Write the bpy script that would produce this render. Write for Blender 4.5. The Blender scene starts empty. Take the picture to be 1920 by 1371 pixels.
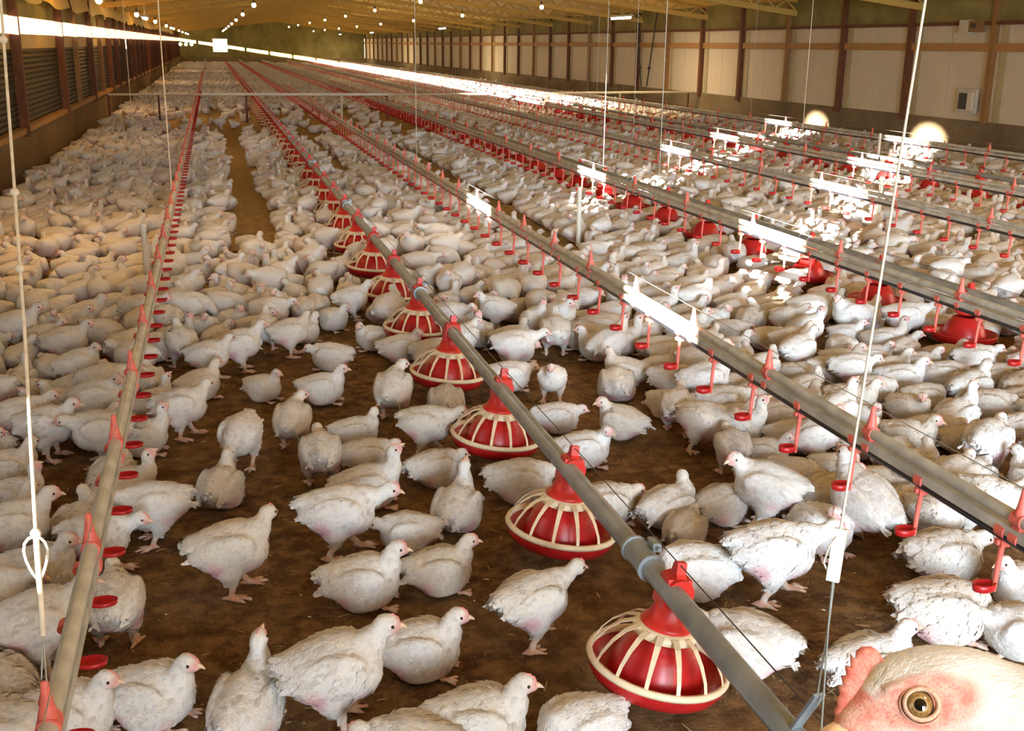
import bpy, bmesh, math, random
import numpy as np
from mathutils import Vector, Matrix

# ---------------------------------------------------------------- camera, world, sun, large lights, exposure
SC = bpy.context.scene
COL = SC.collection
cam = bpy.data.objects.new('camera', bpy.data.cameras.new('camera'))
COL.objects.link(cam); SC.camera = cam
cam.data.sensor_width = 36.0; cam.data.lens = 39.0; cam.data.clip_start = .02; cam.data.clip_end = 400
cam.matrix_world = Matrix(((0.96735, 0.059216, -0.246429, 0), (-0.253172, 0.270809, -0.928744, 0), (0.011739, 0.960810, 0.276959, 1.5), (0, 0, 0, 1)))

WORLD = bpy.data.worlds.new('evening_sky'); SC.world = WORLD; WORLD.use_nodes = True
wt = WORLD.node_tree; bg = wt.nodes['Background']
tc = wt.nodes.new('ShaderNodeTexCoord'); sx = wt.nodes.new('ShaderNodeSeparateXYZ'); cr = wt.nodes.new('ShaderNodeValToRGB')
wt.links.new(tc.outputs['Generated'], sx.inputs[0]); wt.links.new(sx.outputs[2], cr.inputs[0]); wt.links.new(cr.outputs[0], bg.inputs[0])
cr.color_ramp.elements[0].color = (1.0, .78, .45, 1); cr.color_ramp.elements[1].position = .6; cr.color_ramp.elements[1].color = (.75, .85, 1, 1)
bg.inputs[1].default_value = 5.0

def add_light(name, kind, loc, energy, color, rot=(0, 0, 0), **kw):
    l = bpy.data.lights.new(name, kind); l.energy = energy; l.color = color
    for k, v in kw.items(): setattr(l, k, v)
    o = bpy.data.objects.new(name, l); o.location = loc; o.rotation_euler = rot; COL.objects.link(o)
    return o

SUN_AZ, SUN_EL = math.radians(39), math.radians(5.0)      # travels to the right and away, very low
sd = Vector((math.sin(SUN_AZ) * math.cos(SUN_EL), math.cos(SUN_AZ) * math.cos(SUN_EL), -math.sin(SUN_EL)))
sun = add_light('sun', 'SUN', (-20, -20, 6), 130.0, (1.0, .89, .72), angle=math.radians(.6))
sun.rotation_euler = sd.to_track_quat('-Z', 'Y').to_euler()

# added cool fill behind the photographer, spread narrowed so the left stays dimmer
front_fill = add_light('front_fill_light', 'AREA', (2.5, -4.85, 1.55), 240, (.72, .87, 1.0), (math.radians(81), 0, math.radians(-10)), shape='RECTANGLE', size=5.0, size_y=2.3, spread=math.radians(54))

VS = SC.view_settings
VS.view_transform = 'Standard'; VS.look = 'None'; VS.gamma = 1.0; VS.use_curve_mapping = False
VS.exposure = -0.30

# dimensions of the barn (metres): x across, y along, floor at z = 0
XL, XR, Y0, Y1 = -2.05, 10.75, -5.0, 83.0
XM = (XL + XR) / 2
EAVE, RIDGE = 2.10, 2.88                     # underside of the trusses at the walls and at the ridge
def chord_z(x): return RIDGE - abs(x - XM) / (XR - XM) * (RIDGE - EAVE)

# ---------------------------------------------------------------- chicken bodies
def _rot(yaw=0., pitch=0., roll=0.):
    cy, sy, cp, sp, cr, sr = math.cos(yaw), math.sin(yaw), math.cos(pitch), math.sin(pitch), math.cos(roll), math.sin(roll)
    Rz = np.array([[cy, -sy, 0], [sy, cy, 0], [0, 0, 1]])
    Ry = np.array([[cp, 0, -sp], [0, 1, 0], [sp, 0, cp]])      # positive pitch lifts +x
    Rx = np.array([[1, 0, 0], [0, cr, -sr], [0, sr, cr]])
    return Rz @ Ry @ Rx

def sd_ell(P, c, r, R):
    q = (P - c) @ R
    k0 = np.linalg.norm(q / r, axis=-1); k1 = np.linalg.norm(q / (r * r), axis=-1)
    return k0 * (k0 - 1.0) / np.maximum(k1, 1e-6)

def sd_cap(P, a, b, ra, rb):
    ab = b - a; t = np.clip(((P - a) @ ab) / (ab @ ab), 0, 1)
    return np.linalg.norm(P - a - t[..., None] * ab, axis=-1) - (ra + (rb - ra) * t)

def smin(a, b, k):
    h = np.clip(0.5 + 0.5 * (b - a) / k, 0, 1)
    return b + (a - b) * h - k * h * (1 - h)

def sdf(P, prims, lumpy=True):
    d = None
    for kind, args, k in prims:
        e = sd_ell(P, *args) if kind == 'e' else sd_cap(P, *args)
        d = e if d is None else smin(d, e, k)
    if len(prims) > 24 and lumpy:
        x, y, z = P[..., 0], P[..., 1], P[..., 2]
        d = d + .0016 * np.sin(83 * x + 2 * np.sin(60 * z)) * np.sin(97 * y + 1.3) * np.sin(90 * z + 40 * x) + .0014 * np.sin(140 * x + 90 * z) * np.sin(150 * z - 70 * y)
    return d

def surface_nets(prims, lo, hi, h):
    n = np.ceil((hi - lo) / h).astype(int) + 1
    ax = [lo[i] + h * np.arange(n[i]) for i in range(3)]
    G = np.stack(np.meshgrid(*ax, indexing='ij'), -1).astype(np.float32)
    D = sdf(G, prims)
    S = D < 0
    off = [(i, j, k) for i in (0, 1) for j in (0, 1) for k in (0, 1)]
    sl = lambda A, o: A[o[0]:n[0]-1+o[0], o[1]:n[1]-1+o[1], o[2]:n[2]-1+o[2]]
    cnt = sum(sl(S, o).astype(np.int8) for o in off)
    act = (cnt > 0) & (cnt < 8)
    acc = np.zeros(act.shape + (3,), np.float32); num = np.zeros(act.shape, np.float32)
    for a in off:
        for axis in range(3):
            if a[axis]: continue
            b = list(a); b[axis] = 1; b = tuple(b)
            da, db = sl(D, a), sl(D, b)
            cr = ((da < 0) != (db < 0)) & act
            t = np.where(cr, da / np.where(cr, da - db, 1), 0)
            for c in range(3):
                acc[..., c] += np.where(cr, (t if c == axis else a[c]), 0)
            num += cr
    idx = -np.ones(act.shape, np.int64); idx[act] = np.arange(act.sum())
    base = np.argwhere(act)
    V = lo + h * (base + acc[act] / num[act][:, None])
    Q = []
    for axis in range(3):
        u, v = [(1, 2), (2, 0), (0, 1)][axis]
        A = [slice(0, n[i]) for i in range(3)]; B = list(A)
        A[axis] = slice(0, n[axis]-1); B[axis] = slice(1, n[axis])
        sa, sb = S[tuple(A)], S[tuple(B)]
        e = np.argwhere(sa != sb)
        e = e[(e[:, u] > 0) & (e[:, v] > 0) & (e[:, u] < n[u]-1) & (e[:, v] < n[v]-1)]
        def at(du, dv):
            q = e.copy(); q[:, u] += du; q[:, v] += dv
            return idx[q[:, 0], q[:, 1], q[:, 2]]
        q = np.stack([at(-1, -1), at(0, -1), at(0, 0), at(-1, 0)], 1)
        flip = ~sa[tuple(e.T)]
        q[flip] = q[flip][:, ::-1]
        Q.append(q)
    return V, np.concatenate(Q)

def sstep(a, b, x):
    t = np.clip((x - a) / (b - a), 0, 1); return t * t * (3 - 2 * t)

def pose(sit=False, head=(.125, 0, .245), hyaw=0., hpitch=-.12, pitch=.10, step=.0, zb=None, fat=1., tail=.4, lean=0., spread=1., droop=0.):
    return dict(sit=sit, head=head, hyaw=hyaw, hpitch=hpitch, pitch=pitch, step=step, zb=zb if zb else (.083 if sit else .158), fat=fat, tail=tail, lean=lean, spread=spread, droop=droop)

POSES = {
 'stand_up':    pose(head=(.125, 0, .262)),
 'stand_turn':  pose(head=(.114, .032, .255), hyaw=.9, step=.02),
 'stand_back':  pose(head=(.100, -.03, .260), hyaw=-.8, pitch=.2, step=-.015, fat=1.05),
 'walk':        pose(head=(.165, 0, .232), hpitch=-.22, pitch=.02, step=.04),
 'hunch':       pose(head=(.148, .01, .222), hpitch=-.35, pitch=.0, step=.01, fat=1.05),
 'peck':        pose(head=(.180, .0, .060), hpitch=-1.05, pitch=-.22, step=.02, tail=.6),
 'drink':       pose(head=(.095, 0, .290), hpitch=.75, pitch=.35, step=.0, tail=.1),
 'sit_up':      pose(sit=True, head=(.108, 0, .192), hpitch=-.08, pitch=.06),
 'sit_turn':    pose(sit=True, head=(.098, .036, .182), hyaw=.9, pitch=.06),
 'sit_turn_r':  pose(sit=True, head=(.100, -.036, .184), hyaw=-.85, pitch=.06),
 'sit_low':     pose(sit=True, head=(.134, .01, .132), hpitch=-.25, pitch=-.02, fat=1.04),
 'sit_tucked':  pose(sit=True, head=(.088, .035, .108), hyaw=1.3, hpitch=-.5, pitch=.02, fat=1.08),
 'sit_stretch': pose(sit=True, head=(.100, 0, .222), hpitch=.75, pitch=.10),
}

def chicken_prims(p):
    sit, zb, fat = p['sit'], p['zb'], p['fat']
    Rb = _rot(0, p['pitch'], p['lean']); C0 = np.array([0, 0, zb])
    T = lambda v: C0 + Rb @ np.array(v, float)
    body, legs = [], []
    sq = .92 if sit else 1.
    E = lambda c, r, k, y=0., pt=0., rl=0.: body.append(('e', (T(c), np.array(r) * fat * np.array([.95, 1.06, 1.06]), Rb @ _rot(y, pt, rl)), k))
    E((0, 0, 0), (.105, .080, .073 * sq), .02)
    E((.045, 0, -.010), (.068, .071, .064 * sq), .03)
    E((-.068, 0, .008), (.062, .066, .054), .03)
    E((-.110, 0, .026), (.040, .031, .022), .028, 0, -p['tail'])
    E((.02, 0, .035), (.07, .045, .04), .03)
    for s in (-1, 1):
        if sit:
            E((-.005, s * .060, -.030), (.062, .034, .042), .018, 0, .1)
            E((.0, s * .03, -.055), (.075, .045, .026), .02)
        else:
            E((-.015, s * .046, -.045), (.047, .034, .050), .018)
            E((-.06, s * .02, -.025), (.04, .04, .035), .02)
        E((-.010, s * (.067 + p['droop'] * .01), .014 - p['droop'] * .012), (.088, .020, .046), .018, s * .10, .20)
        E((-.088, s * .056, .004), (.045, .010, .020), .010, s * .22, .22)
    hd = np.array(p['head'], float) + np.array([.0, 0, -.004 if p['hpitch'] > -.9 else .0])
    Rh = _rot(p['hyaw'], p['hpitch'])
    n0 = T((.068, 0, .030)); n3 = hd - Rh @ np.array([.016, 0, .006])
    n1 = n0 + Rb @ np.array([.035, 0, .030]) * (.6 + 4 * abs(n3[2] - n0[2])); n2 = n3 - Rh @ np.array([.012, 0, .035])
    if p['head'][2] < zb: n1 = n0 + np.array([.045, 0, .0]); n2 = n3 - Rh @ np.array([.05, 0, -.005])
    N = 7; pts = []
    for i in range(N):
        t = i / (N - 1); pts.append((1-t)**3*n0 + 3*(1-t)**2*t*n1 + 3*(1-t)*t*t*n2 + t**3*n3)
    for i in range(N - 1):
        r = lambda q: .048 * (1 - q) ** 1.75 + .0180 * (1 - (1 - q) ** 1.75)
        body.append(('c', (pts[i], pts[i+1], r(i/(N-1)), r((i+1)/(N-1))), .013))
    body.append(('e', (hd, np.array([.0320, .0245, .0268]), Rh), .008))
    body.append(('e', (hd + Rh @ np.array([.018, 0, -.004]), np.array([.015, .0125, .0125]), Rh), .008))
    feet = []
    for s in (-1, 1):
        if sit:
            f = T((.065, s * .045, 0)); f[2] = .007
            for a in (-.35, .1, .5):
                d = np.array([math.cos(a * s), math.sin(a * s), 0])
                legs.append(('c', (f, f + d * .045, .0062, .0045), .004))
        else:
            k0 = T((-.010, s * .048, -.068)); k1 = T((-.004 + s * p['step'] * .3, s * .050, -.100))
            f = np.array([k1[0] + .012 + s * p['step'], s * .052 * p['spread'], .009])
            body.append(('c', (k0, k1, .029, .0150), .014))
            legs.append(('c', (k1, f, .0112, .0092), .006))
            for a, l in ((-.5, .052), (.0, .060), (.5, .052), (math.pi - .25, .026)):
                d = np.array([math.cos(a + s * .12), math.sin(a + s * .12), 0])
                m = f + d * l * .55; m[2] = .0075
                e = f + d * l; e[2] = .0055
                legs.append(('c', (f, m, .0082, .0066), .004)); legs.append(('c', (m, e, .0066, .0042), .003))
    return body, legs, hd, Rh, T, Rb

def chicken_arrays(p, h, feathers, rng):
    body, legs, hd, Rh, T, Rb = chicken_prims(p)
    prims = body + legs
    lo = np.array([-.215, -.125, -.004]); hi = np.array([.245, .125, .325])
    V, Q = surface_nets(prims, lo, hi, h)
    return V, Q, (body, legs, hd, Rh, T, Rb)

def masks(V, info):
    body, legs, hd, Rh, T, Rb = info
    db = sdf(V, body); dl = sdf(V, legs)
    leg = sstep(.002, -.001, dl) * sstep(-.002, .003, db)
    q = (V - hd) @ Rh
    face = sstep(.026, .012, np.linalg.norm((q - np.array([.019, 0, -.003])) / np.array([1.0, 1.4, 1.05]), axis=1))
    b = (V - T((0, 0, 0))) @ Rb
    pink = np.zeros(len(V))
    for c, r, w in (((-.085, .030, -.035), .060, 1.), ((-.05, -.060, -.040), .055, .95), ((-.03, .062, -.045), .042, .8), ((.04, .075, .0), .030, .5), ((.05, -.05, -.05), .045, .6)):
        pink = np.maximum(pink, w * sstep(r, r * .3, np.linalg.norm(b - np.array(c), axis=1)))
    return np.stack([face, leg, pink, np.ones(len(V))], 1)

def grad(P, prims, e=.002):
    g = np.stack([sdf(P + e * np.eye(3)[i], prims) - sdf(P - e * np.eye(3)[i], prims) for i in range(3)], 1)
    return g / np.maximum(np.linalg.norm(g, axis=1), 1e-9)[:, None]

def feather_arrays(V, info, rng, count):
    body, legs, hd, Rh, T, Rb = info
    m = masks(V, info)
    ok = (m[:, 0] < .1) & (m[:, 1] < .1) & (V[:, 2] > .035)
    dh = np.linalg.norm(V - hd, axis=1)
    w = ok * np.where(dh < .05, .9, 1.0) * np.where(dh < .028, 0.0, 1.0)
    pick = rng.choice(len(V), size=count, p=w / w.sum())
    P = V[pick] + rng.normal(0, .002, (count, 3))
    n = grad(P, body); P = P - n * sdf(P, body)[:, None]
    b = (P - T((0, 0, 0))) @ Rb
    near_neck = np.exp(-(np.linalg.norm(P - hd, axis=1) / .07) ** 2)[:, None]
    flow = (Rb @ np.array([-1., 0, -.28])) * (1 - near_neck) + near_neck * (-Rh[:, 0] * .4 + np.array([-.25, 0, -1.]))
    flow = flow + rng.normal(0, .16, (count, 3))
    t = flow - n * (flow * n).sum(1)[:, None]; t /= np.maximum(np.linalg.norm(t, axis=1), 1e-6)[:, None]
    s = np.cross(n, t)
    wing = (np.abs(b[:, 1]) > .058) & (b[:, 0] < .03) & (b[:, 2] > -.03)
    tailm = b[:, 0] < -.09
    L = .026 + rng.random(count) * .012; L = np.where(wing, L * 1.35, L); L = np.where(tailm, L * 1.15, L)
    L = L * (1 - .55 * near_neck[:, 0]); Wd = L * np.where(wing, .36, .52)
    lift = (.0009 + .0050 * rng.random(count) ** 2.2) * np.where(tailm, 2.0, 1.0)
    def on(pts, off):
        g = grad(pts, body); d = sdf(pts, body)[:, None]
        return pts - g * np.clip(d, -.02, .012) + g * off[:, None]
    L_, W_ = L[:, None], Wd[:, None]
    z = np.zeros(count)
    rows = [on(P - s * W_ * .35, z - .0015), on(P + s * W_ * .35, z - .0015),
            on(P + t * L_ * .5 - s * W_ * .55, z + .0006), on(P + t * L_ * .5 + s * W_ * .55, z + .0006), 
            on(P + t * L_ * .88 - s * W_ * .36, lift * .7), on(P + t * L_ * .88 + s * W_ * .36, lift * .7),
            on(P + t * L_, lift), on(P + t * L_ * .5, z + .0022)]
    FV = np.stack(rows, 1).reshape(-1, 3)
    base = 8 * np.arange(count)[:, None]
    F = [base + np.array([q]) for q in ([0, 1, 7, 7], [0, 7, 2, 2], [1, 3, 7, 7], [2, 7, 6, 4], [7, 3, 5, 6])]
    tint = np.repeat(rng.random(count), 8)
    return FV, F, tint

# node helper
class NT:
    def __init__(s, name, rough=.7, spec=.3):
        s.m = bpy.data.materials.new(name); s.m.use_nodes = True; s.t = s.m.node_tree
        s.b = s.t.nodes['Principled BSDF']; s.b.inputs['Roughness'].default_value = rough; s.b.inputs['Specular IOR Level'].default_value = spec
    def n(s, kind, **kw):
        x = s.t.nodes.new('ShaderNode' + kind)
        for k, v in kw.items(): setattr(x, k, v)
        return x
    def l(s, a, b): s.t.links.new(a, b)
    def val(s, sock, v):
        if hasattr(v, 'is_output'): s.l(v, sock)
        else: sock.default_value = v
    def noise(s, scale, vec=None, detail=3., rough=.55, dist=0.):
        x = s.n('TexNoise'); x.inputs['Scale'].default_value = scale; x.inputs['Detail'].default_value = detail
        x.inputs['Roughness'].default_value = rough; x.inputs['Distortion'].default_value = dist
        if vec is not None: s.l(vec, x.inputs['Vector'])
        return x.outputs['Fac']
    def ramp(s, fac, a, b, c0=0., c1=1.):
        x = s.n('MapRange'); s.l(fac, x.inputs[0])
        for i, v in zip((1, 2, 3, 4), (a, b, c0, c1)): x.inputs[i].default_value = v
        return x.outputs[0]
    def math(s, op, a, b=0.):
        x = s.n('Math', operation=op); s.val(x.inputs[0], a); s.val(x.inputs[1], b); return x.outputs[0]
    def mix(s, fac, a, b, mode='MIX'):
        x = s.n('Mix', data_type='RGBA', blend_type=mode); s.val(x.inputs[0], fac)
        for sock, v in ((x.inputs[6], a), (x.inputs[7], b)):
            if isinstance(v, tuple): v = v if len(v) == 4 else v + (1,)
            s.val(sock, v)
        return x.outputs[2]
    def coord(s, which='Object', scale=None):
        o = s.n('TexCoord').outputs[which]
        if scale:
            mp = s.n('Mapping'); mp.inputs['Scale'].default_value = scale; s.l(o, mp.inputs['Vector']); o = mp.outputs[0]
        return o
    def bump(s, h, strength=.3, dist=.01):
        x = s.n('Bump'); x.inputs['Strength'].default_value = strength; x.inputs['Distance'].default_value = dist
        s.l(h, x.inputs['Height']); s.l(x.outputs[0], s.b.inputs['Normal'])
    def color(s, c):
        s.val(s.b.inputs['Base Color'], c if hasattr(c, 'is_output') else (c + (1,) if len(c) == 3 else c))

def mat_plumage():
    t = NT('plumage', .75, .15)
    at = t.n('Attribute', attribute_name='look'); sep = t.n('SeparateColor'); t.l(at.outputs['Color'], sep.inputs[0])
    tint = t.n('Attribute', attribute_name='tint').outputs['Fac']
    rnd = t.n('ObjectInfo').outputs['Random']
    co = t.coord('Object')
    n1 = t.noise(22, co, 3); n2 = t.noise(70, co, 4, .65)
    white = t.mix(t.ramp(rnd, 0, 1), (.76, .745, .715), (.85, .85, .85))
    cream = (.72, .60, .42)
    white = t.mix(t.math('MULTIPLY', t.ramp(t.math('FRACT', t.math('MULTIPLY', rnd, 7.31)), .62, 1.0), .55), white, (.66, .56, .42))
    c = t.mix(t.math('MULTIPLY', t.ramp(n1, .48, .72), .38), white, cream)
    c = t.mix(t.math('MULTIPLY', tint, .40), c, (.50, .45, .43))
    c = t.mix(t.math('MULTIPLY', t.ramp(n2, .54, .72), .42), c, (.36, .31, .28))
    c = t.mix(t.math('MULTIPLY', t.ramp(tint, .93, 1.0), .30), c, (.34, .29, .29))
    pk = t.math('MULTIPLY', sep.outputs[2], t.ramp(n1, .28, .48))
    c = t.mix(t.math('MULTIPLY', pk, .85), c, (.72, .38, .42))
    sk = t.mix(t.ramp(n2, .4, .7), (.80, .40, .37), (.66, .20, .20))
    c = t.mix(t.math('MULTIPLY', sep.outputs[0], .8), c, sk)
    c = t.mix(sep.outputs[1], c, t.mix(t.ramp(n2, .4, .7), (.74, .44, .32), (.58, .30, .20)))
    t.color(c)
    t.bump(t.noise(150, co, 3), .55, .005)
    return t.m

def simple(name, col, rough=.5, spec=.4, var=.0, scale=20, metal=0., bump=0.):
    t = NT(name, rough, spec); t.b.inputs['Metallic'].default_value = metal
    n = t.noise(scale, t.coord('Object'), 4)
    d = tuple(max(0, x * (1 - var)) for x in col); e = tuple(min(1, x * (1 + var * .6)) for x in col)
    t.color(t.mix(t.ramp(n, .35, .68), d, e))
    if bump: t.bump(n, bump, .003)
    return t.m

def link(o, parent=None):
    bpy.context.scene.collection.objects.link(o)
    if parent is not None: o.parent = parent
    return o

M = {}
def m_(k): return M[k]
M['plumage'] = mat_plumage()
M['beak'] = simple('beak_horn', (.80, .58, .42), .45, .4, .15, 60)
M['comb'] = simple('comb_skin', (.74, .24, .22), .55, .4, .2, 80)
M['eye'] = simple('eye_gloss', (.012, .008, .006), .12, .6)

def decimate(me, ratio):
    o = bpy.data.objects.new('tmp', me); bpy.context.scene.collection.objects.link(o)
    d = o.modifiers.new('d', 'DECIMATE'); d.ratio = ratio
    r = bpy.data.meshes.new_from_object(o.evaluated_get(bpy.context.evaluated_depsgraph_get()))
    bpy.data.objects.remove(o); bpy.data.meshes.remove(me)
    return r

def set_attr(me, look, tint):
    a = me.color_attributes.new('look', 'FLOAT_COLOR', 'POINT'); a.data.foreach_set('color', look.astype(np.float32).ravel())
    b = me.attributes.new('tint', 'FLOAT', 'POINT'); b.data.foreach_set('value', tint.astype(np.float32))

def verts_np(me):
    v = np.empty(len(me.vertices) * 3, np.float32); me.vertices.foreach_get('co', v); return v.reshape(-1, 3).astype(float)

def cone_mesh(name, rings, mat, cap=True, seg=8):
    # rings: list of (centre, radius_y, radius_z, R)
    V, F = [], []
    for c, ry, rz, R in rings:
        for k in range(seg):
            a = 2 * math.pi * k / seg
            V.append(tuple(np.array(c) + R @ np.array([0, math.cos(a) * ry, math.sin(a) * rz])))
    for i in range(len(rings) - 1):
        for k in range(seg):
            F.append((i*seg+k, i*seg+(k+1) % seg, (i+1)*seg+(k+1) % seg, (i+1)*seg+k))
    F.append(tuple(range(seg))[::-1]); F.append(tuple((len(rings)-1)*seg + k for k in range(seg)))
    me = bpy.data.meshes.new(name); me.from_pydata(V, [], F); me.materials.append(mat)
    me.polygons.foreach_set('use_smooth', [True] * len(me.polygons)); me.update()
    return me

def sphere_arrays(c, r, seg=10, rings=7):
    V, F = [np.array(c) + np.array([0, 0, r])], []
    for i in range(1, rings):
        th = math.pi * i / rings
        for k in range(seg):
            a = 2 * math.pi * k / seg
            V.append(np.array(c) + r * np.array([math.sin(th) * math.cos(a), math.sin(th) * math.sin(a), math.cos(th)]))
    V.append(np.array(c) - np.array([0, 0, r])); n = len(V) - 1
    for k in range(seg):
        k2 = (k + 1) % seg
        F.append((0, 1 + k, 1 + k2)); F.append((n, n - seg + k2, n - seg + k))
        for i in range(rings - 2):
            F.append((1+i*seg+k, 1+(i+1)*seg+k, 1+(i+1)*seg+k2, 1+i*seg+k2))
    return [tuple(v) for v in V], F

def head_parts(info):
    """beak, comb and two eyes as meshes in the chicken's own space"""
    body, legs, hd, Rh, T, Rb = info
    W = lambda v: hd + Rh @ np.array(v, float)
    out = []
    rings = [(W((.026, 0, -.001)), .0090, .0086, Rh), (W((.036, 0, -.001)), .0066, .0068, Rh), (W((.044, 0, -.0035)), .0034, .0040, Rh), (W((.0495, 0, -.0075)), .0010, .0014, Rh)]
    out.append(('beak', cone_mesh('beak', rings, M['beak'])))
    prof = [(.030, .008, .012), (.024, .014, .0200), (.018, .0185, .0245), (.012, .0215, .0275), (.006, .0230, .0285), (-.001, .0235, .0260)]
    V, F = [], []
    for i, (x, z0, z1) in enumerate(prof):
        jag = .0022 if i % 2 else -.0006
        for y in (-.0028, .0028): V.append(tuple(W((x, y, z0 - .004))))
        V.append(tuple(W((x, 0, z1 + jag))))
    for i in range(len(prof) - 1):
        a, b = 3 * i, 3 * i + 3
        F += [(a, a+2, b+2, b), (a+2, a+1, b+1, b+2)]
    F += [(0, 1, 2), (3*len(prof)-3, 3*len(prof)-1, 3*len(prof)-2)]
    me = bpy.data.meshes.new('comb'); me.from_pydata(V, [], F); me.materials.append(M['comb']); out.append(('comb', me))
    for s in (-1, 1):
        V, F = sphere_arrays(W((.0105, s * .0210, .0045)), .0048)
        me = bpy.data.meshes.new('eye'); me.from_pydata(V, [], F); me.materials.append(M['eye'])
        me.polygons.foreach_set('use_smooth', [True] * len(me.polygons)); out.append(('eye', me))
    return out

_cache = {}
def chicken_mesh(name, level):
    """level 2: foreground (feathers, head parts separate), 1: middle distance, 0: far"""
    key = (name, level)
    if key in _cache: return _cache[key]
    p = POSES[name]; rng = np.random.default_rng(abs(hash_name(name)) % 9999)
    if (name, 'raw') not in _cache:
        _cache[(name, 'raw')] = chicken_arrays(p, .0048, True, rng)
    V, Q, info = _cache[(name, 'raw')]
    me = bpy.data.meshes.new('chicken_raw'); me.from_pydata(V.tolist(), [], Q.tolist()); me.update()
    target = {2: 3400, 1: 1500, 0: 420}[level]
    me = decimate(me, target / (len(Q) * 2))
    BV = verts_np(me); look = masks(BV, info); tint = rng.random(len(BV)) * .3
    BF = [tuple(f.vertices) for f in me.polygons]
    bpy.data.meshes.remove(me)
    Vs, Fs, mats = [tuple(v) for v in BV], list(BF), [0] * len(BF)
    cnt = {2: 560, 1: 90, 0: 0}[level]
    if cnt:
        FV, F, ft = feather_arrays(V, info, rng, cnt)
        o = len(Vs); fl = masks(FV, info); fl[:, 1] = 0
        Vs += [tuple(v) for v in FV]
        for f in F:
            for q in f:
                q = q + o; Fs.append(tuple(q[:3]) if q[2] == q[3] else tuple(q)); mats.append(0)
        look = np.concatenate([look, fl]); tint = np.concatenate([tint, ft])
    parts = head_parts(info)
    if level < 2:
        for nm, pm in parts:
            if level == 0 and nm == 'eye': continue
            o = len(Vs); Vs += [tuple(v.co) for v in pm.vertices]
            for f in pm.polygons: Fs.append(tuple(i + o for i in f.vertices)); mats.append({'beak': 1, 'comb': 2, 'eye': 3}[nm])
            k = len(pm.vertices); look = np.concatenate([look, np.zeros((k, 4))]); tint = np.concatenate([tint, np.zeros(k)])
        for nm, pm in parts: bpy.data.meshes.remove(pm)
        parts = []
    me = bpy.data.meshes.new('chicken_' + name); me.from_pydata(Vs, [], Fs)
    for k in ('plumage', 'beak', 'comb', 'eye'): me.materials.append(M[k])
    me.polygons.foreach_set('material_index', mats); me.polygons.foreach_set('use_smooth', [True] * len(Fs))
    set_attr(me, look, tint); me.update()
    _cache[key] = (me, parts)
    return _cache[key]

def hash_name(s):
    h = 7
    for ch in s: h = (h * 31 + ord(ch)) % 100003
    return h

def make_chicken(name, near=True):
    me, parts = chicken_mesh(name, 2 if near else 1)
    o = link(bpy.data.objects.new('chicken', me))
    for nm, pm in parts: link(bpy.data.objects.new(nm, pm), o)
    return o

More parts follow.
